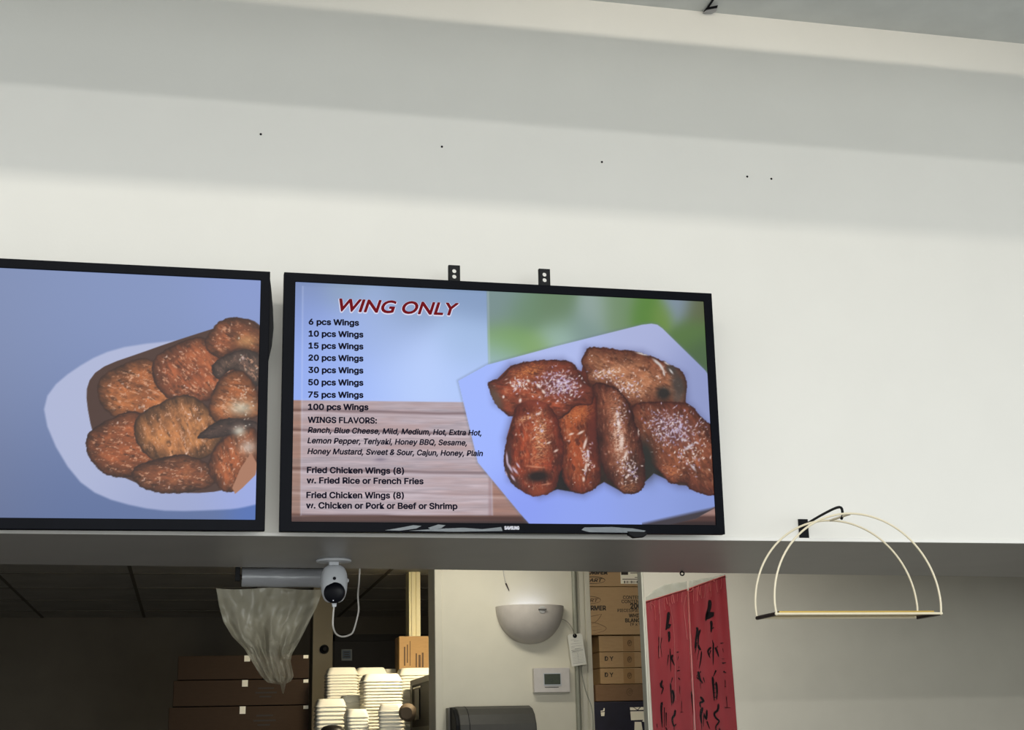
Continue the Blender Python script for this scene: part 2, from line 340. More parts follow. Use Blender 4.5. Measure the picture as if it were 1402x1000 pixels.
def paint_wings(X, Yy):
    left = blobs(X, Yy, [(420, 390, 26, (112, 130, 172)), (560, 405, 26, (128, 150, 182)), (470, 395, 20, (132, 154, 178)), (650, 400, 24, (126, 150, 186)), (440, 470, 40, (140, 164, 228)),
        (520, 450, 34, (150, 172, 216)), (570, 520, 40, (184, 206, 250)), (640, 470, 24, (158, 184, 222)), (640, 530, 30, (172, 196, 246)), (430, 540, 34, (140, 166, 236)), (410, 430, 24, (124, 146, 206)), (500, 540, 40, (158, 184, 246))])
    right = blobs(X, Yy, [(690, 415, 20, (118, 140, 140)), (720, 425, 16, (104, 134, 104)), (700, 470, 18, (118, 156, 92)), (735, 478, 14, (128, 162, 104)), (760, 425, 18, (102, 128, 98)), (765, 462, 16, (150, 178, 168)),
        (815, 425, 14, (146, 164, 160)), (800, 450, 16, (122, 146, 140)), (845, 425, 16, (112, 138, 104)), (884, 430, 13, (86, 128, 56)), (906, 432, 10, (108, 138, 66)), (930, 420, 12, (126, 142, 160)),
        (955, 425, 12, (92, 100, 70)), (950, 455, 14, (86, 116, 64)), (965, 480, 14, (74, 98, 66)), (690, 495, 18, (150, 178, 190))])
    pm = np.clip((X-(667+.02*(Yy-400)))/2+.5, 0, 1)
    col = mixin(left, pm, right)
    # planks
    yt = 547.5+(X-404)*.012; wm = np.clip((Yy-yt)/1.6+.5, 0, 1)
    st = fbm(X/55, Yy/2.6, 2); st2 = fbm(X/30, Yy/1.3, 5)
    wood = np.array((176, 152, 146))*(.72+.42*st+.16*st2)[:, None]
    wood = mixin(wood, np.clip((415-X)/5, 0, 1)*.5, (120, 84, 70)); wood = mixin(wood, np.clip((X-668)/3, 0, 1)*.5, (128, 84, 74))
    wood = mixin(wood, np.clip(fbm(X/70, Yy/9, 4)-.35, 0, .5), (168, 118, 96))
    for yy, th, dk in ((561, 2.2, .75), (588, 2.0, .8), (642, 2.4, .7), (671, 1.2, .25), (704, 2.0, .8)):
        g = np.exp(-((Yy-yy-(X-404)*.022-2*(vnoise(X/40, Yy*0+yy, 3)-.5))/th)**2); wood = mixin(wood, g*dk, (92, 58, 48))
        wood = mixin(wood, np.exp(-((Yy-yy-4-(X-404)*.022)/2.)**2)*.35, (214, 190, 186))
    wood = mixin(wood, np.exp(-(((X-521)/7)**2+((Yy-629)/2)**2))*.7, (90, 70, 76)); wood = mixin(wood, np.exp(-(((X-521)/11)**2+((Yy-629)/5)**2))*.25, (120, 100, 110))
    wood = mixin(wood, np.clip((Yy-704)/4, 0, 1)*.85, (66, 40, 36)); wood = mixin(wood, np.clip((Yy-712)/4, 0, 1)*.7, (34, 24, 26))
    col = col*(1-wm[:, None])+wood*wm[:, None]
    # pale translucent panel behind the lettering
    pnl = np.clip(np.minimum(np.minimum(X-413+.008*(Yy-550), 669-X+.02*(Yy-400)), np.minimum(Yy-391-(X-413)*.04, 705.5-Yy))+.5, 0, 1)
    col = mixin(col, pnl*np.where(Yy > 545, .24, .08), (178, 194, 244)); col = mixin(col, (np.exp(-((X-413.5+.008*(Yy-550))/1.2)**2)+np.exp(-((X-669-.02*(Yy-400))/1.2)**2))*.22*(Yy > 391)*(Yy < 706), (220, 226, 250))
    # plate
    pd = pdist(X, Yy, [(628, 521), (668, 499), (760, 474), (880, 444), (893, 442.5), (901, 444), (908, 449), (967, 507), (1010, 570), (1010, 680), (977, 695), (953, 708), (905, 719), (800, 724), (727, 719), (712, 702), (655, 633), (643, 583)])
    pc = blobs(X, Yy, [(650, 540, 40, (158, 180, 250)), (680, 620, 40, (156, 178, 252)), (760, 480, 40, (172, 184, 232)), (890, 460, 40, (168, 176, 216)), (950, 510, 30, (140, 150, 196)), (780, 700, 50, (140, 160, 236)), (900, 680, 40, (138, 156, 220)), (960, 690, 24, (128, 146, 206)), (720, 690, 30, (132, 150, 240))])
    col = mixin(col, np.clip(1+pd/4, 0, 1)*(pd < 0)*.35, (96, 110, 130))
    col = mixin(col, np.clip(pd+.5, 0, 1), pc)
    col = mixin(col, np.clip((Yy-(719-(X-860)*.22))/5, 0, 1)*(X > 880)*(pd > -2), (58, 52, 60))
    # wings, from the back of the heap to the front
    B = [(797, 497), (801, 484), (808, 475), (840, 477), (872, 481), (891, 486), (918, 498), (938, 512), (941, 535), (937, 552), (920, 553), (888, 556), (866, 556), (846, 533), (828, 530), (808, 526), (803, 508)]
    heap = [(676, 524), (700, 500), (770, 494), (797, 508), (804, 478), (880, 484), (936, 514), (940, 550), (975, 590), (985, 668), (930, 664), (896, 648), (882, 662), (850, 672), (828, 660), (800, 676), (764, 670), (740, 678), (700, 655), (694, 600), (704, 566), (680, 550)]
    dh = pdist(X, Yy, heap); col = mixin(col, np.clip(1+dh/14, 0, 1)**2*.6*(dh < 0), (92, 96, 138)); hc = blobs(X, Yy, [(815, 585, 22, (92, 34, 24)), (770, 650, 14, (24, 20, 18)), (885, 635, 26, (30, 34, 30)), (820, 660, 14, (40, 26, 20)), (800, 520, 40, (84, 36, 26)), (930, 580, 40, (70, 34, 26))])
    col = mixin(col, np.clip(dh+.5, 0, 1), hc*(.7+.6*fbm(X/8, Yy/8, 2))[:, None])
    tan, pale, lil = (196, 140, 104), (226, 206, 196), (204, 188, 212)
    B = [(797, 497), (801, 484), (808, 475), (840, 477), (872, 481), (891, 486), (918, 498), (938, 512), (941, 535), (937, 552), (920, 553), (888, 556), (866, 556), (846, 533), (828, 530), (808, 526), (803, 508)]
    col, d = wing(col, X, Yy, B, (158, 100, 70), (92, 46, 32), .5, 0, .4)
    col = spots(col, X, Yy, d, [(930, 528, 11, 24, -.2), (920, 505, 10, 7, .7)], (66, 60, 56), .85)
    col = spots(col, X, Yy, d, [(910, 538, 12, 11, 0)], (36, 34, 32), .95); col = spots(col, X, Yy, d, [(928, 545, 7, 8, 0)], (84, 74, 68), .6)
    col = sheen(col, X, Yy, d, 862, 528, 24, 12, .5, tan, .8, 1); col = sheen(col, X, Yy, d, 836, 508, 26, 5, -.25, (212, 160, 124), .7, 2)
    col = spots(col, X, Yy, d, [(901, 496, 9, 2.2, .7), (907, 503, 7, 2, 1.0), (880, 484, 10, 1.6, .25), (914, 497, 5, 1.6, .5), (910, 511, 4, 1.5, 1.2), (920, 508, 5, 1.4, .9)], (214, 212, 212), .8)
    col = seeds(col, X, Yy, d, 830, 512, 24, 9, 50, 13); col = seeds(col, X, Yy, d, 860, 532, 24, 12, 60, 12)
    E_ = [(812, 528), (842, 530), (862, 552), (871, 580), (880, 605), (885, 655), (876, 674), (855, 676), (840, 662), (825, 640), (818, 600)]
    Fw = [(866, 556), (900, 550), (940, 552), (962, 570), (985, 600), (988, 674), (950, 672), (937, 661), (920, 662), (908, 650), (888, 628), (872, 598)]
    col, d = wing(col, X, Yy, Fw, (140, 76, 50), (80, 38, 28), 1.0, 1, .25, 18)
    col = spots(col, X, Yy, d, [(922, 586, 34, 22, .5)], (92, 62, 72), .55)
    col = seeds(col, X, Yy, d, 922, 586, 34, 22, 300, 21, ((206, 190, 214), (176, 164, 200), (226, 212, 214))); col = seeds(col, X, Yy, d, 945, 622, 24, 18, 90, 22)
    col = spots(col, X, Yy, d, [(944, 612, 9, 2.4, -.6), (950, 640, 7, 1.8, .9), (938, 602, 5, 2, .3), (955, 606, 4, 1.5, .4)], (206, 200, 212), .75); col = sheen(col, X, Yy, d, 920, 645, 16, 10, .6, (186, 112, 70), .6, 3)
    col = mixin(col, np.clip(1.3*np.exp(-((X-(884+(Yy-615)*.15))/11)**2-((Yy-626)/24)**2), 0, 1)*.93, (34, 36, 32))
    col, d = wing(col, X, Yy, E_, (134, 72, 48), (64, 28, 22), 1.45, 2, .35, 18)
    col = sheen(col, X, Yy, d, 848, 598, 9, 40, -.12, (208, 168, 146), .95, 4); col = sheen(col, X, Yy, d, 842, 548, 14, 16, .3, (176, 108, 74), .6, 5)
    col = spots(col, X, Yy, d, [(868, 640, 12, 26, -.1)], (52, 32, 26), .6); col = spots(col, X, Yy, d, [(852, 606, 3, 12, .1), (848, 580, 2.4, 8, -.2), (846, 566, 3, 3, 0), (858, 622, 2.4, 7, .3), (876, 590, 2, 7, .1)], pale, .8)
    col = seeds(col, X, Yy, d, 862, 640, 12, 22, 90, 32); col = seeds(col, X, Yy, d, 850, 580, 8, 34, 40, 31)
    col = sheen(col, X, Yy, d, 862, 668, 14, 6, .1, (170, 112, 74), .6, 6)
    D = [(760, 556), (790, 545), (816, 538), (818, 600), (824, 650), (816, 668), (800, 676), (785, 673), (774, 662), (768, 640), (762, 600)]
    col, d = wing(col, X, Yy, D, (156, 72, 38), (78, 28, 19), 1.5, 3, .35, 15)
    col = mixin(col, np.clip(1.2*np.exp(-((X-812)/7)**2-((Yy-590)/46)**2), 0, 1)*.75*(d > 0), (92, 36, 27)); col = sheen(col, X, Yy, d, 790, 568, 22, 10, -.4, (188, 106, 58), .7, 7)
    col = spots(col, X, Yy, d, [(802, 607, 2.2, 9, .3), (806, 622, 2, 8, -.1), (803, 640, 2, 8, .1), (796, 592, 6, 1.8, -.5), (783, 594, 4, 1.6, -.3), (800, 656, 2, 4, 0)], pale, .85); col = seeds(col, X, Yy, d, 804, 630, 8, 22, 50, 41)
    A = [(669, 525), (672, 521), (686, 517), (700, 502), (718, 495), (748, 492), (766, 492), (785, 496), (795, 511), (802, 521), (813, 532), (811, 553), (790, 556), (764, 574), (735, 560), (712, 556), (705, 569), (693, 567), (675, 546)]
    col, d = wing(col, X, Yy, A, (148, 68, 42), (84, 36, 27), .1, 4, .3, 13)
    col = spots(col, X, Yy, d, [(679, 546, 9, 20, -.4)], (86, 70, 58), .8); col = spots(col, X, Yy, d, [(768, 526, 32, 19, .35)], (84, 48, 62), .55)
    col = sheen(col, X, Yy, d, 724, 508, 22, 9, -.3, (190, 112, 60), .75, 1)
    col = seeds(col, X, Yy, d, 768, 526, 30, 18, 300, 51, ((214, 192, 206), (186, 168, 206), (236, 222, 222))); col = seeds(col, X, Yy, d, 712, 526, 20, 9, 40, 52, ln=2.4)
    col = spots(col, X, Yy, d, [(713, 548, 2.2, 3.4, .2), (703, 528, 3, 1.8, .4), (712, 524, 3, 1.8, -.3), (724, 521, 3, 2, .5), (690, 543, 1.8, 2.4, 0), (745, 536, 4, 2, .9), (738, 528, 5, 2, .8)], (238, 224, 218), .85)
    Cw = [(708, 556), (726, 548), (748, 552), (764, 572), (771, 600), (773, 622), (766, 655), (757, 672), (735, 680), (715, 673), (697, 655), (690, 635), (692, 612), (700, 585), (704, 570)]
    col, d = wing(col, X, Yy, Cw, (152, 62, 34), (80, 28, 20), 1.4, 5, .35, 16, edge_=.2)
    col = mixin(col, np.clip(1.4*np.exp(-((X-736)/22)**2-((Yy-549)/8)**2), 0, 1)*.7*(d > 0), (136, 58, 38))
    col = sheen(col, X, Yy, d, 741, 600, 11, 30, .05, (206, 146, 104), .95, 6); col = sheen(col, X, Yy, d, 722, 572, 16, 4, -.35, (214, 160, 120), .7, 0)
    for q in range(9): col = mixin(col, np.exp(-((Yy-(585+6.5*q)-.06*(X-745)**2*.25-2.5*vnoise(X/7, Yy*0+q, q)*2)/1.1)**2)*np.exp(-((X-741)/13)**2)*(d > 4)*.34, (72, 30, 22))
    col = spots(col, X, Yy, d, [(696, 636, 5, 30, .12), (704, 662, 12, 9, .6)], (58, 38, 38), .8)
    col = spots(col, X, Yy, d, [(695, 628, 1.6, 10, -.1), (699, 640, 1.8, 9, -.5), (706, 644, 1.8, 7, -.7), (694, 650, 1.6, 6, -.3), (703, 654, 1.6, 6, -.6), (710, 637, 1.4, 5, -.6)], lil, .85)
    col = spots(col, X, Yy, d, [(737, 652, 20, 9.5, -.06)], (26, 14, 12), .97); col = spots(col, X, Yy, d, [(740, 672, 18, 7, -.15)], (134, 60, 32), .7); col = spots(col, X, Yy, d, [(748, 663, 8, 1.3, -.15), (734, 639, 14, 1.6, .1)], (206, 140, 110), .6)
    col = spots(col, X, Yy, d, [(762, 617, 4, 1.8, -.5), (742, 590, 3, 2, .3), (738, 566, 4, 1.6, -.2), (752, 606, 4, 1.4, -.4)], pale, .8); col = seeds(col, X, Yy, d, 741, 580, 12, 26, 26, 61)
    return col
def paint_plate(X, Yy):
    col = blobs(X, Yy, [(340, 395, 50, (132, 150, 206)), (200, 420, 120, (128, 146, 192)), (0, 450, 140, (122, 138, 178)), (-180, 480, 120, (124, 134, 164)), (345, 705, 20, (74, 108, 182)), (150, 700, 120, (84, 104, 150)), (-150, 690, 120, (96, 104, 132))])
    pd = pdist(X, Yy, rounded([(60, 560), (110, 500), (200, 470), (380, 470), (480, 560), (420, 670), (349, 691), (300, 698), (200, 696), (110, 660)]))
    col = mixin(col, np.clip(pd/3+.5, 0, 1), blobs(X, Yy, [(340, 675, 40, (148, 164, 226)), (150, 560, 100, (170, 178, 210)), (250, 690, 60, (150, 160, 200))]))
    R = lambda cx, cy, rx, ry, n=9, a=0: [(cx+rx*math.cos(6.283*i/n+a), cy+ry*math.sin(6.283*i/n+a)*(1+.12*math.sin(3*i))) for i in range(n)]
    sh = [(R(190, 535, 58, 42), (168, 96, 52), .3), (R(265, 508, 58, 44), (160, 84, 48), .8), (R(175, 610, 58, 44), (150, 80, 44), .2), (R(245, 590, 62, 46), (172, 110, 64), 1.2), (R(240, 650, 60, 26), (150, 84, 50), .1),
          ([(280, 470), (300, 440), (326, 434), (352, 444), (362, 470), (350, 484), (326, 478), (300, 490)], (168, 92, 54), .5),
          ([(290, 500), (322, 480), (352, 482), (364, 510), (350, 530), (320, 505), (300, 520)], (112, 84, 72), .9),
          ([(285, 560), (300, 520), (328, 506), (350, 528), (360, 560), (350, 572), (326, 574), (300, 580)], (184, 104, 56), .4),
          ([(270, 600), (300, 575), (330, 573), (362, 582), (356, 594), (320, 596)], (96, 70, 62), .1),
          ([(285, 640), (300, 604), (326, 592), (342, 584), (352, 592), (354, 640), (345, 634), (326, 668), (305, 672)], (172, 92, 50), 1.3)]
    hp = rounded([(120, 560), (130, 510), (200, 480), (290, 450), (340, 436), (366, 470), (370, 590), (350, 640), (310, 670), (230, 672), (150, 640)]); dh = pdist(X, Yy, hp); col = mixin(col, np.clip(dh+.5, 0, 1), (70, 46, 38))
    for i, (p, b, ax) in enumerate(sh): col, d = wing(col, X, Yy, p, b, tuple(int(q*.42) for q in b), ax, i, .7, 14)
    col = mixin(col, np.exp(-(((X-330)/18)**2+((Yy-558)/10)**2))*.75, (206, 204, 184)); col = mixin(col, np.exp(-(((X-340)/12)**2+((Yy-612)/10)**2))*.7, (204, 196, 188))
    col = mixin(col, np.exp(-(((X-338)/14)**2+((Yy-466)/9)**2))*.5, (214, 170, 110)); col = mixin(col, np.exp(-(((X-328)/9)**2+((Yy-590)/7)**2))*.8, (220, 214, 196))
    dd = pdist(X, Yy, [(318, 668), (330, 640), (344, 620), (353, 636), (350, 650), (332, 668), (322, 676)]); col = mixin(col, np.clip(dd+.5, 0, 1), (166, 116, 90))
    return seeds(col, X, Yy, X*0+9, 338, 540, 16, 90, 26, 77, ((244, 236, 220),), 1.3)
def screen_mat():
    m = bpy.data.materials.new('lit_screen_picture'); m.use_nodes = True; nt = m.node_tree; b = nt.nodes['Principled BSDF']
    a = nt.nodes.new('ShaderNodeAttribute'); a.attribute_name = 'picture'
    b.inputs['Base Color'].default_value = (.004, .004, .005, 1); b.inputs['Roughness'].default_value = .35; b.inputs['Specular IOR Level'].default_value = .12
    nt.links.new(a.outputs['Color'], b.inputs['Emission Color']); b.inputs['Emission Strength'].default_value = 1.0
    return m
SCR = screen_mat()
def glow(name, rgb):
    return mat(name, (2, 2, 2), .9, emit=(rgb, 1.0), spec=0)

# ------------------------------------------------------------------ the televisions
TW, TH = .97242, .55364
def tv_frame(x, z):
    tilt, rl, yw = .03666, .00572, .00922
    X = V((math.cos(rl)*math.cos(yw), math.cos(rl)*math.sin(yw), math.sin(rl)))
    U = V((0, -math.sin(tilt), math.cos(tilt))); U = (U-X*U.dot(X)).normalized(); N = U.cross(X)*1.0
    m = Matrix((X, N, U)).transposed().to_4x4(); m.translation = V((x, 0, z)); return m
def television(name, mtx, label, paint, bez):
    t = thing(name, (0, 0, 0), label, 'television'); t.matrix_world = mtx
    O = mtx.translation.copy(); X, N, U = (V(mtx.col[i][:3]) for i in range(3))
    def loc(px, py, lift=0):                         # photograph pixel to the point of the screen that shows it
        d = RT*((px-701)/F_PX)-UP*((py-500)/F_PX)+fw; p = CAM+d*((O-CAM).dot(N)/d.dot(N)); q = p-O
        return V((q.dot(X), -lift, q.dot(U)))
    l, r, tp, bt = bez; q = MB()
    x0, x1, z0, z1 = l, TW-r, bt, TH-tp
    # bezel: a ring with a chamfered inner lip, and the cabinet behind it
    o0 = [(0, 0, 0), (TW, 0, 0), (TW, 0, TH), (0, 0, TH)]; ii = [(x0, .001, z0), (x1, .001, z0), (x1, .001, z1), (x0, .001, z1)]
    i2 = [(x0, .006, z0), (x1, .006, z0), (x1, .006, z1), (x0, .006, z1)]; bk = [(p[0], .020, p[2]) for p in o0]
    vs = o0+ii+i2+bk; fs = []
    for i in range(4):
        j = (i+1) % 4; fs += [(i, j, 4+j, 4+i), (4+i, 4+j, 8+j, 8+i), (i, j, 12+j, 12+i)]
    fs.append((12, 13, 14, 15)); q.add(vs, fs)
    q.build('bezel', M['gloss'], t, .0012, local=True)
    h = MB().prism([(.03, .0201, .03), (TW-.03, .0201, .03), (TW-.03, .0201, TH-.05), (.03, .0201, TH-.05)], (0, .018, 0)); h.build('rear_housing', M['black'], t, .006, local=True)
    MB().box((TW/2-.09, .0382, .18), (TW/2+.09, WY-.003, .34)).build('mount_arm', M['steel'], t, .002, local=True)
    # the picture itself
    nu, nv = 620, 350; uu, vv = np.meshgrid(np.linspace(0, 1, nu+1), np.linspace(0, 1, nv+1))
    lx = (x0-.0002+(x1-x0+.0004)*uu).ravel(); lz = (z0-.0002+(z1-z0+.0004)*vv).ravel()
    P = np.outer(lx, X)+np.outer(lz, U)+np.array(O-CAM); dz_ = P@np.array(fw)
    pxx = 701+F_PX*(P@np.array(RT))/dz_; pyy = 500-F_PX*(P@np.array(UP))/dz_
    col = np.clip(paint(pxx, pyy), 0, 255)/255.0
    colr = np.where(col <= .04045, col/12.92, ((col+.055)/1.055)**2.4)
    idx = (np.arange(nv)[:, None]*(nu+1)+np.arange(nu)[None, :]).ravel()
    faces = np.stack([idx, idx+1, idx+nu+2, idx+nu+1], 1)
    me = bpy.data.meshes.new('screen'); nvt = len(lx); nf = len(faces)
    me.vertices.add(nvt); me.vertices.foreach_set('co', np.stack([lx, np.full(nvt, .005), lz], 1).astype(np.float32).ravel())
    me.loops.add(nf*4); me.loops.foreach_set('vertex_index', faces.astype(np.int32).ravel()); me.polygons.add(nf); me.polygons.foreach_set('loop_start', np.arange(0, nf*4, 4, dtype=np.int32)); me.update(calc_edges=True)
    at_ = me.color_attributes.new('picture', 'FLOAT_COLOR', 'POINT'); at_.data.foreach_set('color', np.concatenate([colr, np.ones((nvt, 1))], 1).astype(np.float32).ravel())
    me.materials.append(SCR); sc = bpy.data.objects.new('screen', me); C.objects.link(sc); sc.parent = t
    return t, sc, loc
MT = tv_frame(.00025, EYE+.43261)
tv, scr, L = television('flat_screen_television', MT, 'large black flat screen television showing the WING ONLY menu', paint_wings, (.0245, .0195, .0195, .0205))
def line(mb, body, x0, x1, y0, y1, cap=None, bold=.012, shear=0., lift=-.0044, space=1.0, font=True, ring=6):
    a, b = L(x0, y0, lift), L(x1, y1, lift); b.y = a.y; put_text(mb, body, a, b, (0, 0, 1), cap, bold, shear, space, font=font, ring=ring)
PXM = .971/600
tt = MB(); line(tt, 'WING ONLY', 464.5, 629, 425.3, 431.3, .0268, .030, .28, -.0034, font=False, ring=8); tt.build('menu_title', glow('maroon_title_light', (112, 24, 30)), scr, local=True)
to = MB(); line(to, 'WING ONLY', 463.3, 630.2, 426.2, 432.2, .0276, .066, .28, -.0042, font=False, ring=10); to.build('menu_title_outline', glow('white_outline_light', (214, 214, 236)), scr, local=True)
mt_ = MB()
for s, xr, yb_ in (('6 pcs Wings', 492, 443.6), ('10 pcs Wings', 498, 459.9), ('15 pcs Wings', 498, 476.4), ('20 pcs Wings', 498, 493), ('30 pcs Wings', 498, 509.8), ('50 pcs Wings', 498, 526.7), ('75 pcs Wings', 498, 543.7), ('100 pcs Wings', 505, 560.6)):
    line(mt_, s, 422.7-(yb_-443)*.008, xr, yb_, yb_+(560-yb_)*.011+.3, .0121, .040)
line(mt_, 'WINGS FLAVORS:', 421.5, 516.5, 578.3, 579.4, .0121, .036)
line(mt_, 'Ranch, Blue Cheese, Mild, Medium, Hot, Extra Hot,', 421.5, 660, 592.0, 596.0, .0114, .032, .2)
line(mt_, 'Lemon Pepper, Teriyaki, Honey BBQ, Sesame,', 421, 640, 606.5, 609.6, .0114, .032, .2)
line(mt_, 'Honey Mustard, Sweet & Sour, Cajun, Honey, Plain', 421, 662, 621.2, 624.2, .0114, .032, .2)
line(mt_, 'Fried Chicken Wings (8)', 420.3, 553.8, 647.2, 648.4, .0121, .036)
line(mt_, 'w. Fried Rice or French Fries', 420, 580.5, 661.4, 662.6, .0121, .036)
line(mt_, 'Fried Chicken Wings (8)', 419.6, 553.6, 681.6, 682.2, .0121, .036)
line(mt_, 'w. Chicken or Pork or Beef or Shrimp', 419.2, 627, 695.8, 696.9, .0121, .036)
mt_.build('menu_lines', glow('dark_letter_light', (24, 24, 38)), scr, local=True)
lg = MB(); line(lg, 'SAMSUNG', 690.5, 711, 725.3, 725.4, .0066, .06, 0, .0006); lg.build('maker_lettering', glow('pale_badge', (214, 216, 224)), tv, local=True)
# pale strips painting reflections along the lower bezel, the dark bump below it
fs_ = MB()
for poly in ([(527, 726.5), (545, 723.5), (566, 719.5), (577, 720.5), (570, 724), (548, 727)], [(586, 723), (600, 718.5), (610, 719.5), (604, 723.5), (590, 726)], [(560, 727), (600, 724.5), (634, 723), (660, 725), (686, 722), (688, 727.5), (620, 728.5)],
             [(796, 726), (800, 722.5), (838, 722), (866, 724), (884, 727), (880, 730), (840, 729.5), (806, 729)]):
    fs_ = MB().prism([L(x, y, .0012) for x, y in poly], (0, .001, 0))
    tag(fs_.build('bezel_reflection', M['strips'], tv, local=True), 'grey strip painting a reflection on the lower bezel')
bp_ = MB(); bp_.prism([L(x, y, .004) for x, y in [(858, 728), (884, 729), (886, 732), (881, 736), (868, 737), (861, 733)]], (0, .016, 0)); bp_.build('receiver_bump', M['black'], tv, .002, local=True)
# the two mount rails behind the set
for px, top in ((622, 363.0), (745.5, 368.0)):
    c = L(px, top); c.x += .04*(px-256)/F_PX; c.z += .0130; hw = 8*PXM; rl_ = MB(); zt = c.z-.001
    zl, cx = .06, c.x; y0, y1 = .0385, .0415
    cz = [zt-8.3*PXM, zt-16.3*PXM]; rr = 3.0*PXM
    # plate with two round holes: quads around each hole
    def plate_with_hole(zc, za, zb):
        n = 16; ring = [(cx+rr*math.cos(6.2832*i/n+.3927/2), zc+rr*math.sin(6.2832*i/n+.3927/2)) for i in range(n)]
        out = []
        for (x, z) in ring:
            dx, dz2 = x-cx, z-zc; k = min((hw/abs(dx)) if dx else 9e9, ((zb-zc)/dz2) if dz2 > 0 else ((za-zc)/dz2)); out.append((cx+dx*k, zc+dz2*k))
        vs = [(x, y0, z) for x, z in ring]+[(x, y0, z) for x, z in out]+[(x, y1, z) for x, z in ring]
        f = []
        for i in range(n):
            j = (i+1) % n; f += [(i, j, n+j, n+i), (i, j, 2*n+j, 2*n+i)]
            # the corner of the plate falls between two outer points on different sides
            (ax_, az_), (bx_, bz_) = out[i], out[j]
            if abs(ax_-bx_) > 1e-9 and abs(az_-bz_) > 1e-9:
                vs.append((cx+math.copysign(hw, (ax_+bx_)/2-cx), y0, zb if (az_+bz_)/2 > zc else za)); f.append((n+i, n+j, len(vs)-1))
        rl_.add(vs, f)
    m1 = (cz[0]+cz[1])/2; z2 = cz[1]-8*PXM/2
    plate_with_hole(cz[0], m1, zt); plate_with_hole(cz[1], z2, m1)
    rl_.box((cx-hw, y0, zl), (cx+hw, y1, z2)); rl_.box((cx-hw, y0, zl), (cx-hw+.002, .0385+.009, zt)); rl_.box((cx+hw-.002, y0, zl), (cx+hw, .0385+.009, zt))
    tag(rl_.build('mount_rail', M['steel'], tv, local=True), 'black steel mount rail with round holes')
# second set, cut by the edge of the photograph
rx = at(367.3, 550).x
MT2 = tv_frame(rx-TW, EYE+.4295)
t2, s2, L2 = television('flat_screen_television', MT2, 'black flat screen television showing roast chicken, at the left edge', paint_plate, (.0195, .0195, .0195, .0225))
sd = MB(); pr_ = [(x, y) for x, y in ((.0, TH-.004), (.0035, TH-.03), (.0085, TH-.08), (.0105, TH-.12), (.0075, TH-.16), (.0015, TH-.19), (0, TH-.20))]
sd.prism([(TW+x, .016, z) for x, z in pr_], (0, .016, 0)); sd.build('side_bulge', M['black'], t2, .001, local=True)

# ------------------------------------------------------------------ small screws left in the wall
for px, py, lb in ((357, 184, 'tiny dark screw in the white wall, leftmost of the row'), (605, 201, 'tiny dark screw in the white wall, high above the left mount rail'), (824, 222, 'tiny dark screw in the white wall, middle of the row'),
                   (1023, 242, 'tiny dark screw in the white wall, second from the right'), (1056, 245, 'tiny dark screw in the white wall, rightmost of the row')):
    p = Y(px, py, WY); q = MB().lathe([(.0026, 0), (.0026, .0012), (.0018, .0024), (.0006, .0028)], p, (0, -1, 0), 12)
    tag(q.build('wall_screw', M['black'], None), lb, 'screw', 'old screws in the white wall')
# ceiling joint and torn flap
a, b = Z(975.5, 0, ZC-.001), Z(963.5, 17, ZC-.001); dd = (a-b).normalized()
fl = thing('ceiling_flap', b, 'dark torn strip hanging at the ceiling joint above the white wall', 'ceiling strip')
MB().tube([b+V((0, 0, -.002)), b+dd*.06+V((0, 0, -.002)), b+dd*.5+V((0, 0, -.0015))], .0028, 6).build('joint_seam', M['black'], fl)
e = Y(983, 8.5, WY-.04); f0 = Y(966, 13, WY-.03)
MB().prism([f0, Y(967, 10.5, WY-.03), Y(983, 7.0, WY-.04), Y(982, 10.5, WY-.04)], (0, .003, 0)).build('torn_strip', M['black'], fl)
MB().prism([Y(962, 18, WY-.004), Y(967, 14, WY-.02), Y(982, 10.5, WY-.03), Y(981, 15.5, WY-.006), Y(975, 18.5, WY-.003)], (0, .002, 0)).build('loose_paper_edge', mat('lilac_grey_paper', (170, 170, 172), .8), fl)

# ------------------------------------------------------------------ security camera under the header
dc = Z(457, 766.5, ZH); cm = thing('security_camera', (dc.x, dc.y, ZH), 'small white dome security camera hanging under the grey header', 'camera')
R_ = 24.2*(dc-CAM).dot(fw)/F_PX; s_ = R_/24.2
MB().lathe([(R_*.96, -.0005), (R_, -.003), (R_*.97, -.006), (R_*.3, -.0075)], (dc.x, dc.y, ZH), (0, 0, 1), 32).build('mounting_disc', M['white'], cm, smooth_=True)
cy = dc.y; Yc = lambda px, py: Y(px, py, cy)
p0, p1 = Yc(450, 770), Yc(463.5, 781)
MB().box((p0.x, cy-.010, p1.z), (p1.x, cy+.008, ZH-.005)).build('swivel_stem', M['white'], cm, .002)
# body: a rounded egg, wider at the top, flattened front to back
bc = Yc(457.4, 800); bd = MB(); n = 14; prof = []
ring_pts = []
for i in range(n+1):
    t = math.pi*i/n; z = math.cos(t)*25.5*s_; k = math.sin(t)**.5*18.2*s_*(1+.04*math.cos(t)); prof.append((max(k, .0004), z))
vs_ = []; sg = 28
for k, z in prof:
    for j in range(sg):
        q = 2*math.pi*j/sg; vs_.append(bc+V((k*math.copysign(abs(math.cos(q))**.85, math.cos(q)), .85*k*math.copysign(abs(math.sin(q))**.85, math.sin(q)), z)))
bd.add(vs_, [(i*sg+j, i*sg+(j+1) % sg, (i+1)*sg+(j+1) % sg, (i+1)*sg+j) for i in range(n) for j in range(sg)]); bd.build('body', M['white'], cm, smooth_=True)
fr = cy-.85*18.2*s_
lc = Y(457.8, 811.5, fr); lr = 14.2*s_
look = V((-.22, -1, -.12)).normalized()
lens = MB().lathe([(lr, -.014), (lr*1.02, -.004), (lr*.98, .001), (lr*.86, .003), (lr*.5, .005), (lr*.1, .0056)], lc+V((0, .004, 0)), look, 28); lo_ = lens.build('lens', M['lens'], cm, smooth_=True)
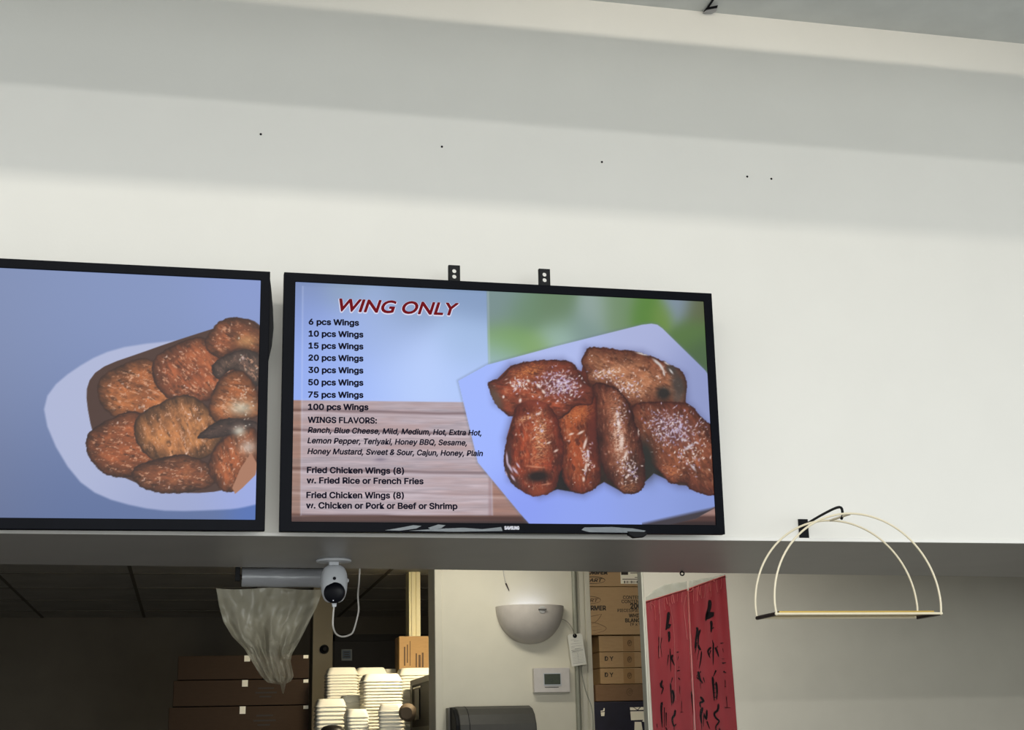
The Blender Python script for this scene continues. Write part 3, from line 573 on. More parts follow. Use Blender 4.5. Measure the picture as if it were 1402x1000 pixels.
MB().lathe([(.0012, 0), (.0011, .001), (.0003, .0014)], lc+look*.0035+V((-.002, 0, -lr*.76)), look, 10).build('status_light', glow('white_status_light', (232, 236, 246)), lo_)
sp = Y(458, 792.3, fr); MB().lathe([(2.2*s_, -.006), (2.2*s_, .0022), (1.4*s_, .003)], sp, look, 12).build('sensor_window', M['lens'], cm)
pg = [Yc(454.2, 826), Yc(460.8, 826), Yc(460.2, 831.5), Yc(455, 831.5)]; MB().prism([p+V((0, -.004, 0)) for p in pg], (0, .008, 0)).build('plug', M['white'], cm, .001)
sd_ = Yc(477, 795); MB().lathe([(.0001, -.004), (.005, -.003), (.006, 0), (.004, .004)], sd_+V((-.003, .004, 0)), (1, 0, 0), 10).build('side_button', M['white'], cm, smooth_=True)
yb2 = Z(492, 780, ZH).y+.006
cp = [Yc(457.3, 831), Yc(456, 845), Yc(456, 858), Y(460, 868, cy+.03), Y(468, 872, cy+.06), Y(478, 870, cy+.09), Y(484, 864, cy+.11), Y(490, 842, cy+.14), Y(491, 832, cy+.15), Y(490, 815, cy+.16), Y(491.6, 797, yb2), Y(492.6, 780, yb2), Y(492.6, 770, yb2), Y(492.6, 745, yb2)]
MB().tube(smooth(cp, 4), .0021, 8).build('power_cable', M['cable'], cm, smooth_=True)

# ------------------------------------------------------------------ plastic film roll and hanging sheet behind the header
RY = .70; rc0, rc1 = Y(331, 790.5, RY), Y(443, 791.5, RY); rr_ = 13.6*(rc0-CAM).dot(fw)/F_PX
rl = thing('plastic_film_roll', rc0, 'clear plastic film on a roll with a torn sheet drooping below it', 'plastic sheet')
ax_ = (rc1-rc0); L_ = ax_.length; random.seed(4)
pf = [(.004, 0)]+[(rr_*(.96+.06*random.random()), L_*(i/16)) for i in range(17)]+[(.004, L_)]
MB().lathe(pf, rc0, ax_, 20).build('roll', M['filmroll'], rl, smooth_=True)
MB().tube([rc0-ax_*.06, rc1+ax_*.04], .006, 10).build('core_tube', M['bronze'], rl)
for e_ in (rc0-ax_*.05, rc1+ax_*.03): MB().box((e_.x-.006, e_.y-.008, e_.z-.01), (e_.x+.006, e_.y+.008, ZH+.06)).box((e_.x-.006, b0.y+sl*(e_.x-b0.x)+.0005, ZH+.045), (e_.x+.006, e_.y+.008, ZH+.06)).build('bracket', M['steel'], rl, .001)
left = [(296, 806), (300, 830), (306, 852), (318, 872), (334, 888), (346, 908), (357, 926), (366, 935), (384, 938), (386.5, 950)]
right = [(442, 807), (434, 830), (420, 858), (410, 878), (400, 895), (398, 905), (402, 926), (398, 933), (391, 937), (388.5, 950)]
def edge(lst, t):
    k = t*(len(lst)-1); i = min(int(k), len(lst)-2); f = k-i; return lst[i][0]*(1-f)+lst[i+1][0]*f, lst[i][1]*(1-f)+lst[i+1][1]*f
def sheet(u, v):
    (ax1, ay1), (bx1, by1) = edge(left, v), edge(right, v)
    x = ax1*(1-u)+bx1*u; y = ay1*(1-u)+by1*u+2*math.sin(9*u)*(1-v)*.6
    amp = .012+.02*v*(1-v)*4
    fold = 1.3*(float(fbm(np.array(7*u+4*v+9), np.array(6*v-3*u+20), 2))-.5)+1.1*abs(float(vnoise(np.array(4*u-6*v+30), np.array(5*v+2*u+3), 4))-.5)+math.sin(u*17+3*v)*.35+math.sin(u*31-5*v+1)*.28+math.sin(u*9+11*v)*.35+.4*math.sin(47*u+13*v)*v
    return Y(x, y, RY+.005+amp*fold+.02*v)
sh_ = MB().grid(sheet, 70, 60); sh_.build('hanging_sheet', M['film'], rl, smooth_=True)

# ------------------------------------------------------------------ boxes
def carton(px0, px1, pyt, pyb, y, depth, label, m, group=None, name='cardboard_box', ref=None, low=None, flaps=True):
    """a carton whose front face fills the given part of the photograph at depth y"""
    a_, b_ = Y(px0, (pyt+pyb)/2, y).x, Y(px1, (pyt+pyb)/2, y).x; xm = (px0+px1)/2 if ref is None else ref
    zt_, zb_ = Y(xm, pyt, y).z, (Y(xm, pyb, y).z if low is None else low)
    t = thing(name, ((a_+b_)/2, y+depth/2, zb_), label, 'box', group)
    MB().box((a_, y, zb_), (b_, y+depth, zt_)).build('carton', m, t, .003)
    if flaps:
        zm = (zt_-zb_); MB().box((a_+.3*(b_-a_), y-.0006, zt_-.045*1), (a_+.3*(b_-a_)+.05, y, zt_-.002)).box((a_+.3*(b_-a_), y, zt_), (a_+.3*(b_-a_)+.05, y+depth, zt_+.0006)).build('packing_tape', mat('tan_packing_tape', (150, 118, 78), .3), t)
    return t, a_, b_, zb_, zt_
def rack(x0, x1, y0, y1, z, label):
    t = thing('storage_rack', ((x0+x1)/2, (y0+y1)/2, 0), label, 'rack')
    for zz in (z, z-.5, z-1.0): MB().box((x0, y0, zz-.03), (x1, y1, zz)).build('shelf_board', M['steel'], t, .003)
    for x in (x0+.02, x1-.02):
        for y in (y0+.02, y1-.02): MB().box((x-.018, y-.018, 0), (x+.018, y+.018, z-.031)).build('post', M['steel'], t)
    return t
# right-hand stack seen between the partition and the panel wall
BY = 4.6; XR = 850
zr = Y(XR, 1006, BY-.06).z
rack(Y(760, 900, BY).x, Y(1010, 900, BY).x, BY-.06, BY+.55, zr, 'steel rack under the boxes between partition and panel wall')
Gb = 'boxes stacked between the partition and the panel wall'
def front_text(t, mb_list, y, mname='printed_lettering', m=None):
    q = MB()
    for body, x0, x1, yb_, cap, bold, sh in mb_list:
        a_, b_ = Y(x0, yb_, y-.0008), Y(x1, yb_, y-.0008); b_.z = a_.z; put_text(q, body, a_, b_, (0, 0, 1), cap*(a_-CAM).dot(fw)/F_PX if cap else None, bold, sh)
    q.build(mname, m or M['ink'], t); return q
def oval(q, cx, cy, rx_, ry_, y, wid=1.0):
    c0 = Y(cx, cy, y-.0008); k = (c0-CAM).dot(fw)/F_PX
    pts = [c0+V((math.cos(i*6.2832/28)*rx_*k, 0, math.sin(i*6.2832/28)*ry_*k)) for i in range(29)]; q.ribbon(pts, wid*k)
zcur = zr
lev = [1003, 960.3, 936.8, 914.5, 892.4, 869.6, 803.5, 740]
zz = [zr]+[min(Y(XR, p, BY).z, ZK-.03) for p in lev[1:]]
def rbox(i, px0, px1, label, m, dy=0, **k):
    t, a_, b_, c_, d_ = carton(px0, px1, 0, 0, BY+dy, .5, label, m, Gb, flaps=False, **k) if False else (None,)*5
    a_, b_ = Y(px0, 890, BY+dy).x, Y(px1, 890, BY+dy).x
    t = thing('cardboard_box', ((a_+b_)/2, BY+.25, zz[i]), label, 'box', Gb)
    MB().box((a_, BY+dy, zz[i]+.0005), (b_, BY+dy+.42, zz[i+1]-.0025)).build('carton', m, t, .003); return t, a_, b_
t, a_, b_ = rbox(0, 790, 935, 'dark navy printed box with white graphics at the bottom of the stack', M['navy'])
q = MB()
for poly in ([(822.5, 973.5), (826, 973), (826.4, 970), (828, 970), (827.6, 974.2), (822.5, 974.8)], [(822.5, 975.6), (828, 975.4), (827.4, 980.8), (823.2, 981)],
             [(862.5, 969), (867, 969), (872, 972.8), (862.8, 973)], [(868, 969), (876, 968.7), (873, 972)], [(877.5, 968.6), (884, 968.6), (900, 971.8), (874, 972.6)],
             [(863, 974.6), (900, 973.8), (900, 995), (890, 992), (879, 988), (881, 986), (864, 986.6)], [(869, 988.8), (878, 988.8), (880.5, 1004), (868.5, 1004)]):
    tag(MB().prism([Y(x, y, BY-.0009) for x, y in poly], (0, .0007, 0)).build('white_graphic', M['paper'], t), 'white printed shape')
t, a_, b_ = rbox(1, 813.3, 930, 'plain flat brown box directly above the navy printed box', M['card3'])
q = MB(); oval(q, 862, 948, 4, 4.6, BY, 1.6); oval(q, 862.5, 948, 1.5, 2, BY, 1.6); q.build('stamp', M['inkb'], t)
flat = []
for i, dy, lb in ((2, .01, 'flat brown box marked DY, lower one of the two'), (3, .012, 'flat brown box marked DY, upper one with a bright tape edge'), (4, .02, 'flat brown box with one round stamp, under the big printed box')):
    t, a_, b_ = rbox(i, 820.3, 928, lb, M['card2'], dy); ym = (lev[i]+lev[i+1])/2; flat.append(t)
    q = MB(); oval(q, 862, ym, 2.6, 3.6, BY+dy, 1.4); oval(q, 862, ym, .9, 1.2, BY+dy, 1.2); q.build('stamp', M['inkb'], t)
    sh2 = MB(); k = 8*(Y(860, ym, BY)-CAM).dot(fw)/F_PX; cxx = Y(862, ym, BY).x
    sh2.box((cxx-k, BY+dy-.0005, zz[i]+.004), (cxx+k, BY+dy, zz[i+1]-.005)); sh2.build('packing_tape', mat('brown_packing_tape', (138, 108, 72), .45), t)
    if i != 4: front_text(t, [('D Y', 828, 840, ym+1.5, 5.5, .03, 0)], BY+dy, 'handwritten_mark', M['ink'])
t, a_, b_ = rbox(5, 775, 945, 'large brown printed box marked 200 white, in the middle of the stack', M['card4'])
front_text(t, [('PERFORMER', 784, 830, 836, 6, .04, 0)], BY, 'brand_lettering')
front_text(t, [('CONTENTS', 853, 884, 820.5, 4.4, .02, 0), ('CONTENIDO', 851, 886, 826.2, 4.4, .02, 0), ('200', 863, 878, 833.6, 7, .05, 0), ('PIECES/PIEZAS', 845.5, 884, 838.2, 4, .02, 0),
               ('WHITE', 861, 882, 845.5, 4.6, .04, 0), ('BLANCO', 856, 882, 852.3, 4.8, .04, 0), ('(9 x 9 in)', 863, 886, 857, 3.6, .02, 0)], BY)
q = MB(); oval(q, 806, 822, 17, 5, BY, .9); a0, a1 = Y(795, 824.5, BY-.0009), Y(819.5, 824.5, BY-.0009); a1.z = a0.z; put_text(q, 'DART', a0, a1, (0, 0, 1), 4.6*(a0-CAM).dot(fw)/F_PX, .03, .25); q.build('oval_logo', M['inkb'], t)
q = MB(); kk = (Y(820, 850, BY)-CAM).dot(fw)/F_PX
for pts in ([(806, 845), (816, 843), (824, 841)], [(824, 841), (818, 850), (808, 856)], [(808, 852), (818, 854), (829, 859), (829.5, 862), (825, 865), (812, 868.5)], [(810, 859), (822, 857.5)], [(811, 864), (824, 862)]):
    q.ribbon([Y(x, y, BY-.0008) for x, y in pts], .7*kk)
q.build('container_drawing', M['inkb'], t)
t, a_, b_ = rbox(6, 775, 945, 'brown printed box with a white barcode sticker, topmost of the stack', M['card4'])
front_text(t, [('PERFORMER', 786, 832, 786.5, 5.6, .05, 0)], BY)
q = MB(); oval(q, 812, 794.8, 17, 4.6, BY, .9); a0, a1 = Y(801, 797, BY-.0009), Y(825, 797, BY-.0009); a1.z = a0.z; put_text(q, 'DART', a0, a1, (0, 0, 1), 4.6*(a0-CAM).dot(fw)/F_PX, .03, .25); q.build('oval_logo', M['ink'], t)
st = MB().prism([Y(x, y, BY-.0012) for x, y in ((849, 774), (905, 775), (905, 800), (850, 799.6))], (0, .001, 0)).build('barcode_sticker', M['paper'], t)
q = MB(); q.prism([Y(x, y, BY-.0015) for x, y in ((850.5, 782.5), (860, 782.5), (860, 787.5), (850.5, 787.5))], (0, .0002, 0))
for x, wd in ((854.3, 1.6), (857, .7), (859, 1.2), (862.5, .8), (864.3, 1.6), (867.5, 1), (870, .6), (871.6, 1.3), (874, .8), (876.5, 1.2), (879, .8)): q.prism([Y(x, y, BY-.0015) for x, y in ((x, 795.5), (x+wd, 795.5), (x+wd, 799), (x, 799))], (0, .0002, 0))
for y_, x0, x1 in ((793.4, 852, 873), (785, 863, 874), (791, 869, 874)): q.prism([Y(x, y, BY-.0015) for x, y in ((x0, y_-.5), (x1, y_-.5), (x1, y_+.5), (x0, y_+.5))], (0, .0002, 0))
q.build('barcode_print', M['ink'], st)
# left-hand dark stack
LY = 4.7; XL = 370; zl_ = Y(XL, 1006, LY-.05).z
rack(Y(150, 950, LY).x, Y(430, 950, LY).x, LY-.05, LY+.55, zl_, 'steel rack under the dark boxes left of the tan pillar')
le = [zl_]+[Y(XL, p, LY).z for p in (966, 930, 896.5)]
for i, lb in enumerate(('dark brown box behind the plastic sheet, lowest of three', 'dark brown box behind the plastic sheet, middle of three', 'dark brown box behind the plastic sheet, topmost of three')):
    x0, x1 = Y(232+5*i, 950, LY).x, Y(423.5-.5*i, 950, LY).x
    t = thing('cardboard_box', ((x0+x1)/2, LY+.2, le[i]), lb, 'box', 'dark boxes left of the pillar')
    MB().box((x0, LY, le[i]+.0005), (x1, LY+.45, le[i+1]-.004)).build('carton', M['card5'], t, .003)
    kz = (le[i+1]-le[i]); q = MB()
    for yq, xa, xb in ((.62, .62, .74), (.45, .6, .76), (.3, .63, .72)): q.box((x0+(x1-x0)*xa, LY-.0006, le[i]+kz*yq), (x0+(x1-x0)*xb, LY, le[i]+kz*(yq+.06)))
    q.build('faded_print', M['ink'], t)
    MB().box((x0+.5*(x1-x0), LY-.0008, le[i]+kz*.72), (x0+.5*(x1-x0)+.03, LY, le[i+1]-.004)).build('white_label', M['paper'], t)
    MB().box((x1-.03, LY-.0008, le[i+1]-.022), (x1-.004, LY, le[i+1]-.005)).build('white_label', M['paper'], t)
# ------------------------------------------------------------------ foam container stacks, the tan box and the rest on the middle rack
zs_ = Y(500, 1006, 3.75).z
rack(Y(430, 950, LY).x+.02, pl-.02 if pl-.02 > Y(590, 950, 4.2).x else Y(590, 950, 4.2).x, 3.60, 4.88, zs_, 'steel rack under the foam containers left of the partition')
def foam_parts(half, h):
    """an upturned square foam tray: flange, leaning sides, chamfered crown"""
    q = MB(); n = 6
    def ring(s, z, r):
        out = []
        for cxs, cys, a0 in ((1, 1, 0), (-1, 1, 90), (-1, -1, 180), (1, -1, 270)):
            for i in range(n+1):
                a = math.radians(a0+90*i/n); out.append(V((cxs*(s-r)+r*math.cos(a), cys*(s-r)+r*math.sin(a), z)))
        return out
    lv = [ring(half*.965, 0, .018), ring(half, 0, .02), ring(half, .0045, .02), ring(half*.965, .006, .02), ring(half*.92, h*.5, .024), ring(half*.83, h*.93, .028), ring(half*.79, h, .03), ring(half*.6, h, .025), ring(half*.56, h-.003, .02)]
    k = len(lv[0]); vs = [p for r in lv for p in r]
    q.add(vs, [(i*k+j, i*k+(j+1) % k, (i+1)*k+(j+1) % k, (i+1)*k+j) for i in range(len(lv)-1) for j in range(k)]+[tuple(range((len(lv)-1)*k, len(lv)*k))])
    o = q.build('foam_container', M['foam'], None, smooth_=True); me = o.data; bpy.data.objects.remove(o); return me
ORD = ['topmost', 'second', 'third', 'fourth', 'fifth', 'sixth', 'seventh', 'eighth', 'ninth', 'tenth', 'eleventh', 'twelfth', 'thirteenth', 'fourteenth', 'fifteenth', 'sixteenth', 'seventeenth', 'eighteenth', 'nineteenth', 'twentieth', 'twenty-first', 'twenty-second', 'twenty-third', 'twenty-fourth', 'twenty-fifth', 'twenty-sixth', 'twenty-seventh', 'twenty-eighth']
def foam_stack(px0, px1, pytop, y, pitch, where, rot=0, jit=0, h=.040, seed=1):
    rs = random.Random(seed); p0, p1 = Y(px0, 950, y), Y(px1, 950, y); half = (p1.x-p0.x)/2; cx = (p0.x+p1.x)/2
    me = foam_parts(half, h); zt = Y((px0+px1)/2, pytop, y).z; yc = y+half; n = max(2, round((zt-h-zs_)/pitch)+1); st_ = (zt-h-zs_-.0005)/(n-1)
    for k in range(n):                               # k = 0 is the lowest
        o = bpy.data.objects.new('foam_container', me); C.objects.link(o)
        o.location = (cx+rs.uniform(-jit, jit), yc+rs.uniform(-jit, jit)*.6, zs_+.0005+k*st_); o.rotation_euler = (0, 0, rot+rs.uniform(-1, 1)*jit*3)
        i = n-1-k
        tag(o, ORD[i]+(' foam container of ' if i == 0 else ' foam container from the top of ')+where, 'container', 'foam containers on the middle rack')
    return half
foam_stack(447, 491, 914, 4.55, .0150, 'the leftmost back row stack', seed=1, jit=.0006)
foam_stack(488, 531, 914, 4.58, .0150, 'the back stack behind the tall one', seed=2, jit=.0006)
foam_stack(524, 550, 916, 4.82, .0150, 'the narrow stack before the tan carton', seed=3, jit=.0006)
foam_stack(547, 597, 914.5, 4.50, .0150, 'the back stack beside the partition', seed=4, jit=.0006)
foam_stack(497, 552, 922.5, 4.18, .0155, 'the tall front stack', seed=5, jit=.0009)
foam_stack(433, 475, 957, 4.16, .0205, 'the short stack at far left', seed=6, jit=.001)
foam_stack(467, 503, 952, 4.36, .0190, 'the stack behind short and tall stacks', seed=7, jit=.0009)
foam_stack(474, 505, 971, 3.98, .0180, 'the small stack before the tall one', seed=8, jit=.0012, rot=.12)
foam_stack(521, 556, 963.5, 3.86, .0170, 'the untidy stack by the appliance', seed=9, jit=.0012, rot=-.22)
# dark round lid in front
p = Y(455, 993, 3.82); kq = (p-CAM).dot(fw)/F_PX
t = thing('pot_lid', (p.x, 3.82, zs_), 'dark round lid at the foot of the short foam stack', 'lid')
hh = p.z-zs_; MB().lathe([(19*kq, 0.0005), (19*kq, .004), (17*kq, hh*.5), (12*kq, hh*.85), (5*kq, hh*.99), (.5*kq, hh)], (p.x, 3.82, zs_), (0, 0, 1), 28).build('dome', M['pot'], t, smooth_=True)
# brown bowl leaning on the appliance
p = Y(558.5, 976, 3.80); kq = (p-CAM).dot(fw)/F_PX
t = thing('paper_bowl', (p.x, 3.80, p.z), 'brown paper bowl lying sideways on the untidy foam stack', 'bowl')
axb = V((-.35, -1, -.1)).normalized()
MB().lathe([(12.5*kq, -.012), (12.5*kq, -.009), (10.5*kq, .012), (8*kq, .022), (.3*kq, .023)], p+V((0, .02, 0)), axb, 24).build('bowl_body', M['bowl'], t, smooth_=True)
# tan box
TY = 4.71; tx0, tx1 = Y(546.5, 890, TY).x, Y(612, 890, TY).x; tz = Y(560, 871.5, TY).z
t = thing('cardboard_box', ((tx0+tx1)/2, TY+.12, zs_), 'tan carton standing behind the foam containers beside the bright post', 'box')
MB().box((tx0, TY, zs_+.0005), (tx1, TY+.16, tz)).build('carton', M['card'], t, .003)
q = MB()
for x0, x1, y0, y1 in ((553, 555, 886, 912), (557, 558.6, 883, 908), (561, 562, 878, 912)): q.prism([Y(x, y, TY-.0008) for x, y in ((x0, y0), (x1, y0), (x1, y1), (x0, y1))], (0, .0006, 0))
q.build('printed_stripes', M['inkb'], t)
q = MB()
for x0, x1, y0, y1 in ((569, 571, 895, 914), (573, 576, 897, 914), (577.5, 580, 894, 914)): q.prism([Y(x, y, TY-.0008) for x, y in ((x0, y0), (x1, y0), (x1, y1), (x0, y1))], (0, .0006, 0))
q.build('printed_lettering', M['inkb'], t)
q = MB(); q.box((tx0-.0006, TY+.09, zs_+.05), (tx0, TY+.13, tz-.002)); q.build('packing_tape', mat('tan_packing_tape', (150, 118, 78), .3), t)
# black appliance whose left side shows
AY0, AY1 = 3.66, 4.45
axx = Y(562.5, 960, AY1).x; az = Y(563, 932, AY1).z
t = thing('kitchen_appliance', (axx+.12, (AY0+AY1)/2, zs_), 'black kitchen appliance with a grey frame, against the partition end', 'appliance')
x1_ = pl-.012
MB().box((axx, AY0, zs_+.0005), (max(axx+.1, x1_), AY1, az)).build('housing', mat('matt_black_casing', (20, 20, 22), .6, 0, .1, 40, 0, 0, .1), t, .004)
q = MB(); ex = axx-.004
for y0, y1, z0, z1 in ((AY1-.07, AY1-.005, zs_+.002, az-.004), (AY0+.005, AY0+.03, zs_+.002, az-.004), (AY0+.03, AY1-.07, az-.03, az-.004), (AY0+.03, AY1-.07, zs_+.002, zs_+.035)): q.box((ex, y0, z0), (axx, y1, z1))
q.build('side_frame', mat('dark_grey_frame', (58, 57, 55), .5, 0, .06, 30, 0, 0, .2), t, .001)
q = MB().box((ex-.002, AY1-.30, zs_+.07), (axx, AY1-.16, az-.055)); q.build('side_window', M['lens'], t, .002)
q = MB().box((ex-.004, AY1-.36, az-.05), (axx, AY1-.13, az-.043)); q.build('highlight_strip', mat('highlight_metal', (220, 220, 216), .15, .9), t)  # bright strip standing in for a highlight on the side
# blue notice on the door, knob on the pillar
t = thing('door_notice', Y(474, 897, 7.56), 'small blue notice with a white edge on the dark kitchen door', 'sign')
MB().prism([Y(x, y, 7.555) for x, y in ((467.5, 889.5), (482, 889.5), (482, 905), (467.5, 905))], (0, .004, 0)).build('backing', mat('pale_sign_edge', (176, 186, 190), .5), t)
MB().prism([Y(x, y, 7.553) for x, y in ((469, 891), (480.2, 891), (480.2, 902), (469, 902))], (0, .002, 0)).build('face', M['blue'], t)
q = MB()
for y_, x0, x1 in ((893.5, 471, 478), (896.6, 471.5, 477.5), (899.5, 470.5, 479)): q.prism([Y(x, y, 7.5515) for x, y in ((x0, y_-.5), (x1, y_-.5), (x1, y_+.5), (x0, y_+.5))], (0, .001, 0))
q.build('print_lines', mat('navy_print', (28, 40, 58), .5), t)
p = Y(444, 889.5, 5.6); t = thing('pillar_knob', p, 'dark round knob on the tan pillar', 'knob')
MB().lathe([(.012, 0), (.013, .01), (.02, .016), (.021, .03), (.012, .038)], p, (0, -1, 0), 16).build('knob', M['black'], t, smooth_=True)
MB().lathe([(.028, 0), (.028, .003), (.02, .004)], p, (0, -1, 0), 16).build('rosette', M['steel'], t)

# ------------------------------------------------------------------ on the partition
P_ = lambda px, py, lift=0: Y(px, py, PY-lift)
k = (P_(720, 880)-CAM).dot(fw)/F_PX
# half-bowl light trap
c = P_(724.5, 831.5); t = thing('fly_light', c, 'white half-bowl wall light glowing upward on the cream partition', 'wall lamp')
outl = [(-47.5, 0), (-43, -13), (-35, -28), (-24, -41), (-12, -48), (0, -50), (12, -48), (24, -42), (36, -29), (44, -14), (47.5, 0)]
hw_, dp, ht = 47.5*k, .12, 50.5*k; n1, n2 = 28, 12
def bowl(u, v, inset=0.):
    # u along the rim from left to right, v from the rim down to the wall foot
    a = math.pi*u; e = v*math.pi/2
    x = -math.cos(a)*(hw_-inset)*math.cos(e)**.95; y = -math.sin(a)**.8*(dp-inset)*math.cos(e)**.95; z = -math.sin(e)**1.0*(ht-inset)
    return c+V((x, y-.0005, z))
sh_o = MB().grid(lambda u, v: bowl(u, v), n1, n2); sh_o.grid(lambda u, v: bowl(u, v, .004), n1, n2)
# rim joining the two skins
sh_o.grid(lambda u, v: bowl(u, 0, .004*v)+V((0, 0, .0015*math.sin(math.pi*v))), n1, 2)
sh_o.build('shade', mat('warm_grey_shade', (196, 189, 181), .45), t, smooth_=True)
MB().box((c.x-hw_*.7, c.y-.006, c.z-ht*.4), (c.x+hw_*.7, c.y-.0005, c.z+.004)).build('back_plate', M['white'], t, .001)
MB().tube([c+V((-.075, -.045, -.012)), c+V((.065, -.045, -.012))], .008, 12).build('lamp_tube', M['tube'], t, smooth_=True)
bcx = bowl(.565, .09); q = MB().lathe([(5*k, -.006), (5*k, .002), (4.4*k, .003)], bcx, (.1, -1, -.12), 18); bo = q.build('badge', mat('pale_grey_badge', (186, 186, 184), .4), t)
MB().box((bcx.x-5.6*k, bcx.y-.007, bcx.z-.6*k), (bcx.x+5.6*k, bcx.y-.002, bcx.z+1.2*k)).build('badge_bar', mat('dark_badge_bar', (92, 88, 84), .5), bo)
# tag on a string
tc_ = [(777, 869.5), (796.5, 868), (803, 909.5), (782.5, 913)]; ty = PY-.036
t = thing('inspection_tag', Y(787, 868, ty), 'white printed paper tag on a string beside the half-bowl light', 'tag')
q = MB().prism([Y(x, y, ty) for x, y in [(777.2, 871), (779.5, 869), (794.5, 867.8), (797, 869.5), (803, 909.8), (783, 913.2)]], (0, .0012, 0)); card_ = q.build('tag_card', M['paper'], t)
def tg(u, v): return Y(777.5+20*u+5.5*v*1, 869.5-1.5*u+43*v-.8*u*v*2, ty-.0006)
q = MB()
for v, u0, u1, wd in ((.18, .15, .5, .6), (.22, .35, .7, .6), (.30, .12, .85, .5), (.38, .12, .9, .5), (.43, .1, .35, .6), (.47, .35, .8, 1.2), (.51, .1, .9, 1.2), (.55, .15, .9, 1.2), (.58, .1, .6, .8), (.63, .12, .9, .4), (.68, .12, .9, .4), (.73, .12, .9, .4), (.78, .12, .9, .4), (.83, .12, .9, .4), (.88, .12, .9, .4), (.93, .1, .92, .7)):
    q.ribbon([tg(u0, v), tg(u1, v)], wd*k)
q.ribbon([tg(.5, .6), tg(.5, .93)], .5*k); q.build('tag_print', mat('grey_tag_print', (128, 124, 116), .8), card_)
q = MB().lathe([(3*k, 0), (3*k, .0015), (1.5*k, .002)], Y(787, 871, ty), (0, -1, 0), 14); q.build('eyelet', M['black'], t)
q = MB().tube(smooth([Y(769.5, 848.5, PY-.012), Y(772, 849, PY-.03), Y(778, 853, PY-.037), Y(784, 862, ty-.004), Y(787, 871, ty-.003)], 4), .0014, 6); q.build('string', mat('grey_string', (120, 114, 104), .8), t)
# cord stub above the light
t = thing('hanging_wire_end', P_(690, 785), 'thin pale cord with a dark tip above the half-bowl light', 'cord')
MB().tube(smooth([P_(687, 770, .003), P_(689.5, 784, .003), P_(691.5, 795, .004), P_(693.5, 803, .005)], 4), .0028, 8).build('cord', M['cable'], t, smooth_=True)
MB().tube([P_(692.5, 799, .006), P_(697, 809, .008)], [.0036, .0018], 8).build('dark_tip', M['bronze'], t)
# conduit
xa = P_(788.2, 890).x; t = thing('conduit_pipe', (xa, PY, 0), 'grey conduit running up the right side of the partition', 'pipe')
MB().tube([(xa, PY-.0125, 0), (xa, PY-.0125, ZK)], .0118, 14).build('pipe', M['pipe'], t, smooth_=True)
for z in (.5, 1.3, 2.5): MB().box((xa-.018, PY-.026, z), (xa+.018, PY-.0002, z+.018)).build('clip', M['pipe'], t, .001)
# thin cord hanging from the conduit
t = thing('loose_wire', P_(797, 915), 'thin grey wire curving down the partition edge below the tag', 'wire')
MB().tube(smooth([P_(795, 911, .012), P_(798, 930, .012), P_(803, 950, .012), P_(809, 965, .010), P_(811.5, 980, .010), P_(812, 1000, .010), P_(812, 1060, .010)], 4), .0016, 6).build('wire', M['pipe'], t)
# thermostat
p0, p1 = P_(731.6, 949, .03), P_(780, 914.5, .03); t = thing('thermostat', (p0.x, PY, p0.z), 'white wall thermostat with a small grey display', 'thermostat')
MB().box((p0.x, PY-.03, p0.z), (p1.x, PY-.0005, p1.z)).build('body', mat('lilac_white_plastic', (206, 200, 194), .5), t, .003)
q = MB(); a0, a1 = P_(744.5, 939.5, .031), P_(768, 921.8, .031)
q.prism([(a0.x, PY-.031, a0.z), (a1.x, PY-.031, a0.z), (a1.x, PY-.031, a1.z), (a0.x, PY-.031, a1.z)], (0, -.002, 0)); dis = q.build('display_frame', M['white'], t, .0006)
a0, a1 = P_(745.6, 937.6, .034), P_(767, 923, .034); q = MB().box((a0.x, PY-.0345, a0.z), (a1.x, PY-.033, a1.z)); dsp = q.build('display', M['lcd'], dis)
q = MB()
for x0, x1, y_ in ((750.5, 757, 930.3), (750.5, 757, 933.2), (752.5, 753.3, 932), (755.5, 756.3, 932)): q.prism([Y(x, y, PY-.0347) for x, y in ((x0, y_-.4), (x1, y_-.4), (x1, y_+.4), (x0, y_+.4))], (0, .0002, 0))
q.build('digits', mat('dark_lcd_digit', (46, 52, 44), .5), dsp)
q = MB().box((P_(746, 942, .03).x, PY-.0308, P_(746, 942, .03).z), (P_(765, 942, .03).x, PY-.0298, P_(746, 941.2, .03).z)); q.build('slot', M['steel'], t)
# towel dispenser
dpth = .2; xl_ = Y(613, 985, PY-.02).x; xr_ = Y(730, 990, PY-dpth*.6).x; zt_ = Y(660, 967.3, PY-.09).z; zb_ = zt_-.34
prof = [(0, zb_), (0, zt_-.006), (-.02, zt_), (-.07, zt_), (-.12, zt_-.012), (-.16, zt_-.038), (-.187, zt_-.08), (-.197, zt_-.14), (-.19, zb_+.05), (-.17, zb_)]
t = thing('towel_dispenser', ((xl_+xr_)/2, PY, zb_), 'smoked grey paper towel dispenser under the thermostat', 'dispenser')
MB().prism([(xl_+.022, PY-.0005+a, z) for a, z in prof], (xr_-xl_-.022, 0, 0)).build('cover', M['grey'], t, .006, seg=3)
MB().prism([(xl_+.006, PY-.0005+a*.985, z-.002) for a, z in prof], (.016, 0, 0)).build('end_cap', M['black'], t, .002)
q = MB(); xs_ = xl_+.065
q.prism([(xs_, PY-.0005+a*1.006, z+.001) for a, z in prof[1:9]]+[(xs_, PY-.0005+a*.99, z-.002) for a, z in prof[1:9]][::-1], (.003, 0, 0)); q.build('seam', M['black'], t)
MB().box((xl_-.004, PY-.05, zb_), (xl_+.006, PY-.0005, zt_-.004)).build('mounting_plate', mat('mid_grey_plastic', (118, 114, 106), .5), t, .001)

